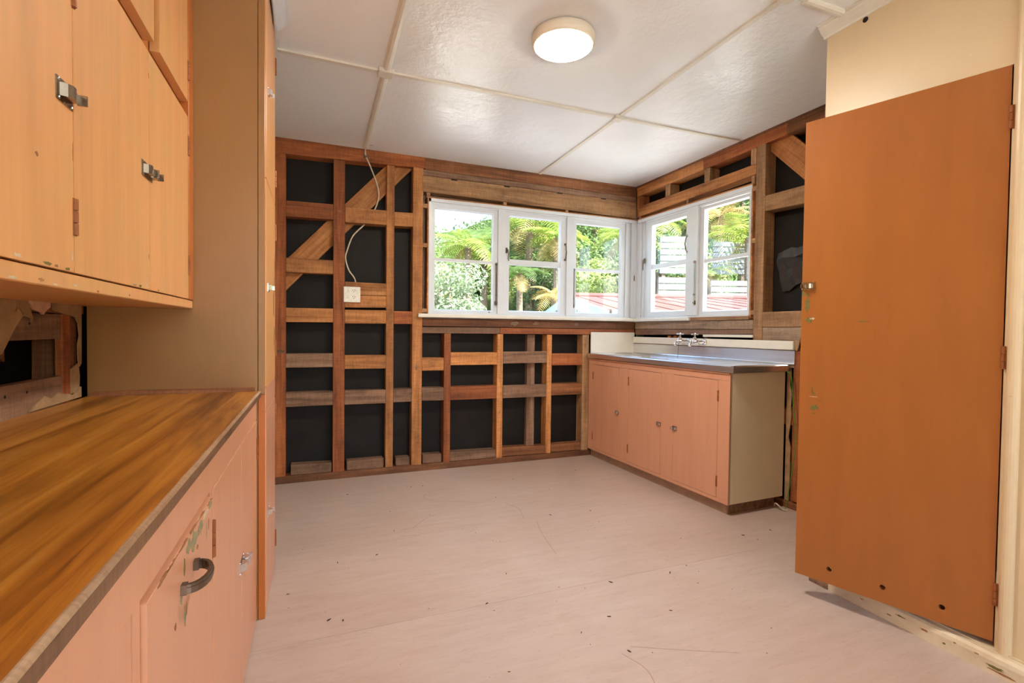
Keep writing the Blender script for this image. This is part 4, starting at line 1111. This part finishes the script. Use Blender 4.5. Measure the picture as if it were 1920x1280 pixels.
# litter on the floor
lit = MB(); g = random.Random(21)
spots = [(0.20, 3.40), (0.42, 3.0), (1.35, 3.35), (0.62, 3.42), (0.70, 3.41), (0.63, 2.86), (1.10, 3.02), (1.50, 3.05), (0.10, 2.42), (0.28, 2.44), (0.86, 2.40), (1.30, 2.62), (1.56, 2.6), (-0.1, 2.2), (0.05, 1.95), (0.10, 1.93), (0.80, 2.05), (0.64, 1.85), (1.2, 1.82), (1.5, 1.80), (1.62, 1.83), (0.9, 1.55), (1.05, 1.60), (1.3, 1.55), (0.58, 1.45), (1.0, 1.40), (0.4, 2.7), (1.9, 3.4), (2.18, 1.93), (2.15, 2.0), (2.35, 2.0)]
for x, y in spots + [(g.uniform(-0.1, 1.9), g.uniform(1.2, 3.6)) for _ in range(70)]:
    k = g.uniform(0.0022, 0.005) * (1.5 if (x, y) in spots else 0.6)
    a = g.uniform(0, 6.28); A = Vector((math.cos(a), math.sin(a), 0)); B = Vector((-math.sin(a), math.cos(a), 0)) * g.uniform(.25, .6)
    lit.prism([Vector((x, y, 0.0004)) + A * k * 1.4, Vector((x, y, 0.0004)) + B * k, Vector((x, y, 0.0004)) - A * k * 1.2, Vector((x, y, 0.0004)) - B * k], (0, 0, k * 0.4))
lo_ = build('floor_litter', lit, 'debris'); tag(lo_, 'scattered brown specks of leaf litter on the pinkish floor', 'litter', kind='stuff')

# ================================================================== OUTSIDE
def hill_z(x, y):
    dd = 0.369 * x + 0.929 * y
    side = 0.929 * x - 0.369 * y
    t = max(0.0, dd - 9.5)
    h = -0.9 + 0.42 * t * (1 - math.exp(-t / 5.0))
    h *= 0.80 + 0.28 / (1 + math.exp(-(side - 0.0) / 2.5)) if h > 0 else 1
    h = min(h, 7.3 + 8 / (1 + math.exp(-(side - 1.0) / 2.0)))
    return h + 0.12 * math.sin(1.7 * x + y) + 0.1 * math.sin(2.3 * y - x)
hm = MB(); NX = 46
for j in range(NX):
    for i in range(NX):
        x, y = -30 + 80 * i / (NX - 1), -22 + 80 * j / (NX - 1)
        hm.v.append(Vector((x, y, min(hill_z(x, y), 15) - (0.1 if (-2 < x < 4 and -3 < y < 5) else 0))))
for j in range(NX - 1):
    for i in range(NX - 1):
        a = j * NX + i
        hm.f.append((a, a + 1, a + NX + 1, a + NX))
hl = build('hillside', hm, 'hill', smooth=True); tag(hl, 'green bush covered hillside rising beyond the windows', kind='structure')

def frond_mesh(name, L, droop, seed, mat, n=20):
    g = random.Random(seed); mb = MB(); pts = []
    for i in range(n + 1):
        t = i / n
        pts.append(Vector((L * (t * 0.95 - 0.10 * t * t), 0, L * (0.42 * t - droop * t * t))))
    mb.tube(pts[::2], [0.02 * L * (1 - 0.8 * i / (n / 2)) * .35 for i in range(len(pts[::2]))], 4, False)
    for i in range(2, n + 1):
        t = i / n; w_ = L * 0.26 * math.sin(math.pi * min(1, t * 0.93 + 0.07)) ** 0.7 + 0.02 * L
        tan = (pts[i] - pts[i - 1]).normalized(); dx = L / n * 0.42
        for sg in (-1, 1):
            tip = pts[i] + Vector((0, sg * w_ * 0.94, -0.22 * w_ - 0.03 * g.random())) + tan * w_ * 0.35
            b = len(mb.v)
            midp = (pts[i] + tip) * 0.5 + Vector((0, 0, 0.05 * w_))
            mb.v += [pts[i] - tan * dx * .5, pts[i] + tan * dx * .5, midp + tan * dx * .55, tip, midp - tan * dx * .55]
            mb.f.append((b, b + 1, b + 2, b + 3, b + 4))
    me = bpy.data.meshes.new(name)
    me.from_pydata([tuple(v) for v in mb.v], [], mb.f)
    me.materials.append(M[mat])
    return me
FR = {k: [frond_mesh('frond', 1.0, dr_, 11 + i, k) for i, dr_ in enumerate((0.42, 0.62, 0.85))] for k in ('fern', 'fern_dark', 'fern_dry')}

def tree_fern(x, y, crown_z, L, mat, label, n=15, seed=0, dry=3, base=None):
    g = random.Random(seed)
    bz = hill_z(x, y) - 0.1 if base is None else base
    bz = min(bz, crown_z - 0.35)
    t = empty('tree_fern', (x, y, bz)); tag(t, label, 'tree fern', 'tree ferns on the slope')
    k = 0.045 * L + 0.05
    build('trunk', MB().tube([(x, y, bz), (x + .03, y, bz + (crown_z - bz) * .5), (x, y, crown_z)], [k * 1.3, k, k * .9], 8), 'bark', t)
    for i in range(n + dry):
        isdry = i >= n
        fm = g.choice(FR['fern_dry' if isdry else mat])
        o = link(bpy.data.objects.new('frond', fm))
        o.parent = t
        o.location = (0, 0, crown_z - bz)
        s = L * g.uniform(0.85, 1.12)
        o.scale = (s, s, s)
        o.rotation_euler = (g.uniform(-.25, .25), g.uniform(0.7, 1.0) if isdry else g.uniform(-0.42, 0.22), 2.4 * i + g.uniform(-.2, .2))
    return t

def leafy(name, x, y, z0, zc, rx, rz, leaf_s, n, mat, label, cat='tree', seed=0, group='bush trees on the slope', lobes=7):
    g = random.Random(seed)
    t = empty(name, (x, y, z0)); tag(t, label, cat, group)
    mb = MB()
    mb.tube([(x, y, z0), (x + .04 * rx, y, (z0 + zc) / 2), (x, y, zc + rz * .2)], [rx * .06 + .02, rx * .05 + .015, rx * .02 + .01], 7)
    for k in range(4):
        a = g.uniform(0, 6.28)
        mb.tube([(x, y, (z0 + zc) / 2), (x + math.cos(a) * rx * .4, y + math.sin(a) * rx * .4, zc), (x + math.cos(a) * rx * .7, y + math.sin(a) * rx * .7, zc + rz * g.uniform(0, .4))], [rx * .025 + .01, rx * .018 + .006, .006], 5)
    build('trunk', mb, 'bark', t)
    lb = [(Vector((x + g.uniform(-.6, .6) * rx, y + g.uniform(-.6, .6) * rx, zc + g.uniform(-.65, .6) * rz)), g.uniform(.35, .6)) for _ in range(lobes)] + [(Vector((x, y, zc)), .72)]
    V, Fc = [], []
    for _ in range(n):
        c, k = g.choice(lb)
        d = Vector((g.gauss(0, 1), g.gauss(0, 1), g.gauss(0, 1))).normalized() * (g.random() ** 0.35)
        p = c + Vector((d.x * rx * k, d.y * rx * k, d.z * rz * k))
        nrm = (d + Vector((g.uniform(-.8, .8), g.uniform(-.8, .8), g.uniform(-.2, 1.0)))).normalized()
        a = nrm.cross(Vector((g.uniform(-1, 1), g.uniform(-1, 1), g.uniform(-1, 1)))).normalized(); b = nrm.cross(a)
        s = leaf_s * g.uniform(.6, 1.25); i = len(V)
        V += [p - a * s, p + b * s * .42 + nrm * s * .1, p + a * s, p - b * s * .42 + nrm * s * .1]
        Fc.append((i, i + 1, i + 2, i + 3))
    me = bpy.data.meshes.new('foliage'); me.from_pydata([tuple(v - Vector((x, y, zc))) for v in V], [], Fc)
    me.materials.append(M[mat])
    o = link(bpy.data.objects.new('foliage', me)); o.parent = t; o.location = (0, 0, zc - z0); o['kind'] = 'stuff'
    return t

def at(px, depth, z=None):
    """ground-plan point at a bearing seen through the windows"""
    a = (px - 960) / 929.885
    return (0.3693 + 0.9293 * a) * depth, (0.929 - 0.3691 * a) * depth
def zat(py, depth, px=1000):
    return CAM_H + (626 - py + (px - 1000) * 0.012) / 929.885 * depth

ferns = [(876, 16.5, 470, 1.55, 'fern', 'bright tree fern with a broad yellow-green crown, seen through the first pane from the studs', 17, 3),
         (906, 17.5, 492, 1.1, 'fern', 'slim tree fern on a pale trunk just beside the bright broad one', 12, 2),
         (822, 15.0, 500, 0.9, 'fern_dark', 'small dark tree fern half hidden behind the pale shrub', 10, 2),
         (990, 17.0, 425, 1.8, 'fern', 'tall tree fern filling the top of the middle light', 16, 5),
         (1040, 15.5, 455, 1.3, 'fern', 'arching tree fern with hanging dead fronds beside the middle light mullion', 13, 7),
         (972, 13.0, 520, 0.85, 'fern_dark', 'dark low tree fern at the bottom of the middle light', 14, 2),
         (1038, 11.8, 560, 0.75, 'fern_dry', 'straw yellow fern above the shed gable', 16, 0),
         (1172, 11.5, 452, 1.0, 'fern', 'tree fern with drooping fronds near the window corner', 13, 3),
         (1228, 13.5, 428, 1.0, 'fern', 'tree fern above the first white fence bay', 13, 2),
         (1345, 14.5, 415, 1.2, 'fern_dry', 'golden dry tree fern above the second white fence bay', 12, 3),
         (1400, 12.0, 455, 1.25, 'fern', 'bright fern with a level frond across the top of the second fence bay', 14, 1),
         (1326, 12.0, 520, 0.7, 'fern', 'small fern between the white fence bays', 12, 2)]
for i, (px, dd, py, L, mt, lab, n, dry) in enumerate(ferns):
    x, y = at(px, dd)
    tree_fern(x, y, zat(py, dd, px), L, mt, lab, n, 400 + i, dry)
trees = [(770, 19, 540, 1.6, 1.8, .10, 3000, 'leaf_b', 'green bush hidden behind the studs, nearer the window', 'shrub'),
         (690, 22, 530, 2.2, 2.2, .12, 3000, 'leaf_a', 'yellow-green bush hidden behind the studs, farther from the window', 'shrub'),
         (845, 11.0, 560, 1.0, 0.80, .052, 5200, 'leaf_c', 'rounded pale grey-green shrub low in the first pane', 'shrub'),
         (812, 21, 495, 0.7, 2.0, .09, 2600, 'leaf_c', 'tall pale tree at the edge of the first pane', 'tree'),
         (856, 24, 516, 1.7, 2.0, .10, 4200, 'leaf_b', 'round mid green tree behind the bright fern', 'tree'),
         (902, 33, 486, 2.8, 2.8, .15, 5600, 'leaf_d', 'distant dark tree on the rounded hilltop', 'tree'),
         (880, 19, 540, 1.3, 1.5, .08, 4600, 'leaf_a', 'yellow-green bush under the bright fern', 'shrub'),
         (925, 20, 560, 1.1, 1.5, .08, 3600, 'leaf_b', 'mid green bush beside the pale fern trunk', 'shrub'),
         (1000, 25, 440, 1.9, 3.4, .12, 5200, 'leaf_a', 'tall yellow-green tree behind the middle light ferns', 'tree'),
         (1065, 27, 430, 3.0, 4.0, .13, 6400, 'leaf_b', 'big mid green tree rising behind the arching fern', 'tree'),
         (1000, 17, 540, 1.6, 1.4, .075, 4600, 'leaf_d', 'dark bush behind the low ferns of the middle light', 'shrub'),
         (1110, 21, 440, 2.6, 3.6, .11, 8000, 'leaf_b', 'large leafy tree filling the light nearest the corner', 'tree'),
         (1130, 13.8, 530, 1.2, 0.7, .055, 5200, 'leaf_a', 'bright bush behind the red shed roof', 'shrub'),
         (1160, 17, 500, 1.5, 1.6, .08, 4600, 'leaf_b', 'mid green bush behind the fern at the window corner', 'shrub'),
         (1185, 24, 400, 2.6, 4.0, .12, 5600, 'leaf_a', 'tall yellow-green tree behind the window corner post', 'tree'),
         (1250, 20, 420, 2.4, 3.6, .11, 6400, 'leaf_b', 'tall green tree behind the first white fence bay', 'tree'),
         (1330, 22, 370, 2.6, 4.4, .115, 6400, 'leaf_a', 'tall pale tree behind the golden fern', 'tree'),
         (1385, 18, 380, 2.2, 3.6, .095, 5600, 'leaf_d', 'dark trunked tree at the edge of the sink window', 'tree'),
         (1290, 14.2, 500, 0.9, 1.0, .055, 4000, 'leaf_a', 'light green bush between the two white fence bays', 'shrub'),
         (1440, 16, 420, 1.8, 3.0, .09, 4200, 'leaf_b', 'green tree beyond the edge of the sink window', 'tree'),
         (1215, 13.4, 480, 0.7, 1.2, .055, 3200, 'leaf_b', 'narrow green bush beside the first white fence bay', 'shrub')]
for i, (px, dd, py, rx, rz, ls, n, mt, lab, cat) in enumerate(trees):
    x, y = at(px, dd); zc = zat(py, dd, px)
    leafy('shrub' if cat == 'shrub' else 'bush_tree', x, y, min(hill_z(x, y) - .1, zc - rz * .8), zc, rx, rz, ls, n, mt, lab, cat, 500 + i, 'shrubs on the slope' if cat == 'shrub' else 'bush trees on the slope')

# white board fence bays stepped up the slope
def fence_bay(px0, px1, dep, z0, z1, nb, label):
    x0, y0 = at(px0, dep); x1, y1 = at(px1, dep)
    a = Vector((x0, y0, 0)); b = Vector((x1, y1, 0)); t = (b - a).normalized(); n_ = Vector((-t.y, t.x, 0)); L = (b - a).length
    e = empty('board_fence', ((x0 + x1) / 2, (y0 + y1) / 2, z0)); tag(e, label, 'fence', 'white board fence bays')
    h = (z1 - z0) / nb
    for k in range(nb):
        build('board', MB().frame_box(a + Vector((0, 0, z0 + k * h)), t, Vector((0, 0, 1)), n_, 0, L, 0.004, h - 0.022, 0, 0.025), 'fence_white', e)
    for s in (0.06, L - 0.14):
        build('post', MB().frame_box(a, t, Vector((0, 0, 1)), n_, s, s + 0.08, min(hill_z(x0, y0), z0) - 0.2, z1 - 0.02, 0.027, 0.10), 'bark', e)
fence_bay(1235, 1314, 12.6, 2.57, 3.52, 6, 'upper white board fence bay nearer the window corner')
fence_bay(1333, 1398, 12.6, 2.57, 3.40, 6, 'upper white board fence bay farther from the window corner')
fence_bay(1233, 1314, 11.4, 1.45, 2.36, 6, 'lower white board fence bay nearer the window corner')
fence_bay(1331, 1398, 11.4, 1.45, 2.30, 6, 'lower white board fence bay farther from the window corner')

# neighbour's shed
sh = empty('garden_shed', (4.2, 6.6, -0.9)); tag(sh, 'white board shed with a faded red roof below the back window', 'shed')
AP = Vector((3.90, 7.08, 1.62)); RE = Vector((3.00, 4.50, 1.29)); LE = Vector((4.74, 9.70, 1.45))
ed = Vector((0.945, -0.310, 0)).normalized()
Lr = 6.5
gd = (RE - LE); gd.z = 0; gdn = gd.normalized()
nb = 24
for k in range(nb):
    t0, t1 = k / nb, (k + 1) / nb
    P0, P1 = LE.lerp(RE, t0 + .004), LE.lerp(RE, t1 - .004)
    def roofz(t):
        dA = (AP - LE).length / (RE - LE).length
        return LE.z + (AP.z - LE.z) * (t / dA) if t < dA else AP.z + (RE.z - AP.z) * ((t - dA) / (1 - dA))
    q = [Vector((P0.x, P0.y, -0.9)), Vector((P1.x, P1.y, -0.9)), Vector((P1.x, P1.y, roofz(t1) - .02)), Vector((P0.x, P0.y, roofz(t0) - .02))]
    build('wall_board', MB().prism([v + ed * .03 for v in q], ed * 0.02), 'shed_white', sh)
build('wall_panel', MB().prism([RE + ed * .06 - gdn * .05 - Vector((0, 0, .03)), RE + ed * Lr - gdn * .05 - Vector((0, 0, .03)), Vector((RE.x, RE.y, -.9)) + ed * Lr - gdn * .05, Vector((RE.x, RE.y, -.9)) + ed * .06 - gdn * .05], -gdn * 0.03), 'shed_white', sh)
for E_, nm in ((RE, 'near'), (LE, 'far')):
    e1 = E_ + (E_ - AP).normalized() * 0.12
    o0 = -ed * 0.12
    build('roof_sheet', MB().prism([AP + o0, e1 + o0, e1 + ed * Lr, AP + ed * Lr], (0, 0, 0.03)), 'red_roof', sh)
    build('barge_board', MB().prism([AP + o0 + Vector((0, 0, .035)), e1 + o0 + Vector((0, 0, .035)), e1 + o0 - Vector((0, 0, .10)), AP + o0 - Vector((0, 0, .10))], -ed * 0.03), 'shed_white', sh)
    nrib = 22
    rm = MB()
    for k in range(nrib):
        q0 = o0.lerp(ed * Lr, (k + .5) / nrib)
        rm.tube([AP + q0 + Vector((0, 0, .034)), e1 + q0 + Vector((0, 0, .034))], 0.004, 5)
    ro = build('roof_rib', rm, 'red_roof', sh); ro['kind'] = 'stuff'
build('gutter', MB().tube([RE - ed * .1 + gdn * .14 + Vector((0, 0, -.02)), RE + ed * Lr + gdn * .14 + Vector((0, 0, -.02))], 0.05, 8), 'shed_white', sh)
build('ridge_cap', MB().tube([AP - ed * .12 + Vector((0, 0, .03)), AP + ed * Lr + Vector((0, 0, .03))], 0.06, 8), 'red_roof', sh)

pt = build('bounce_slabs', MB().box(-3.0, 5.0, -9.0, -2.42, -0.6, -0.30).box(3.0, 8.5, -5.0, 4.2, -0.75, -0.6).box(-6.0, 8.5, 4.2, 9.0, -0.75, -0.6), 'bounce_pale'); tag(pt, 'unseen pale ground slabs added to bounce sunlight into the house', kind='structure')  # unseen slabs added as reflectors, sending sunlight up to the ceiling
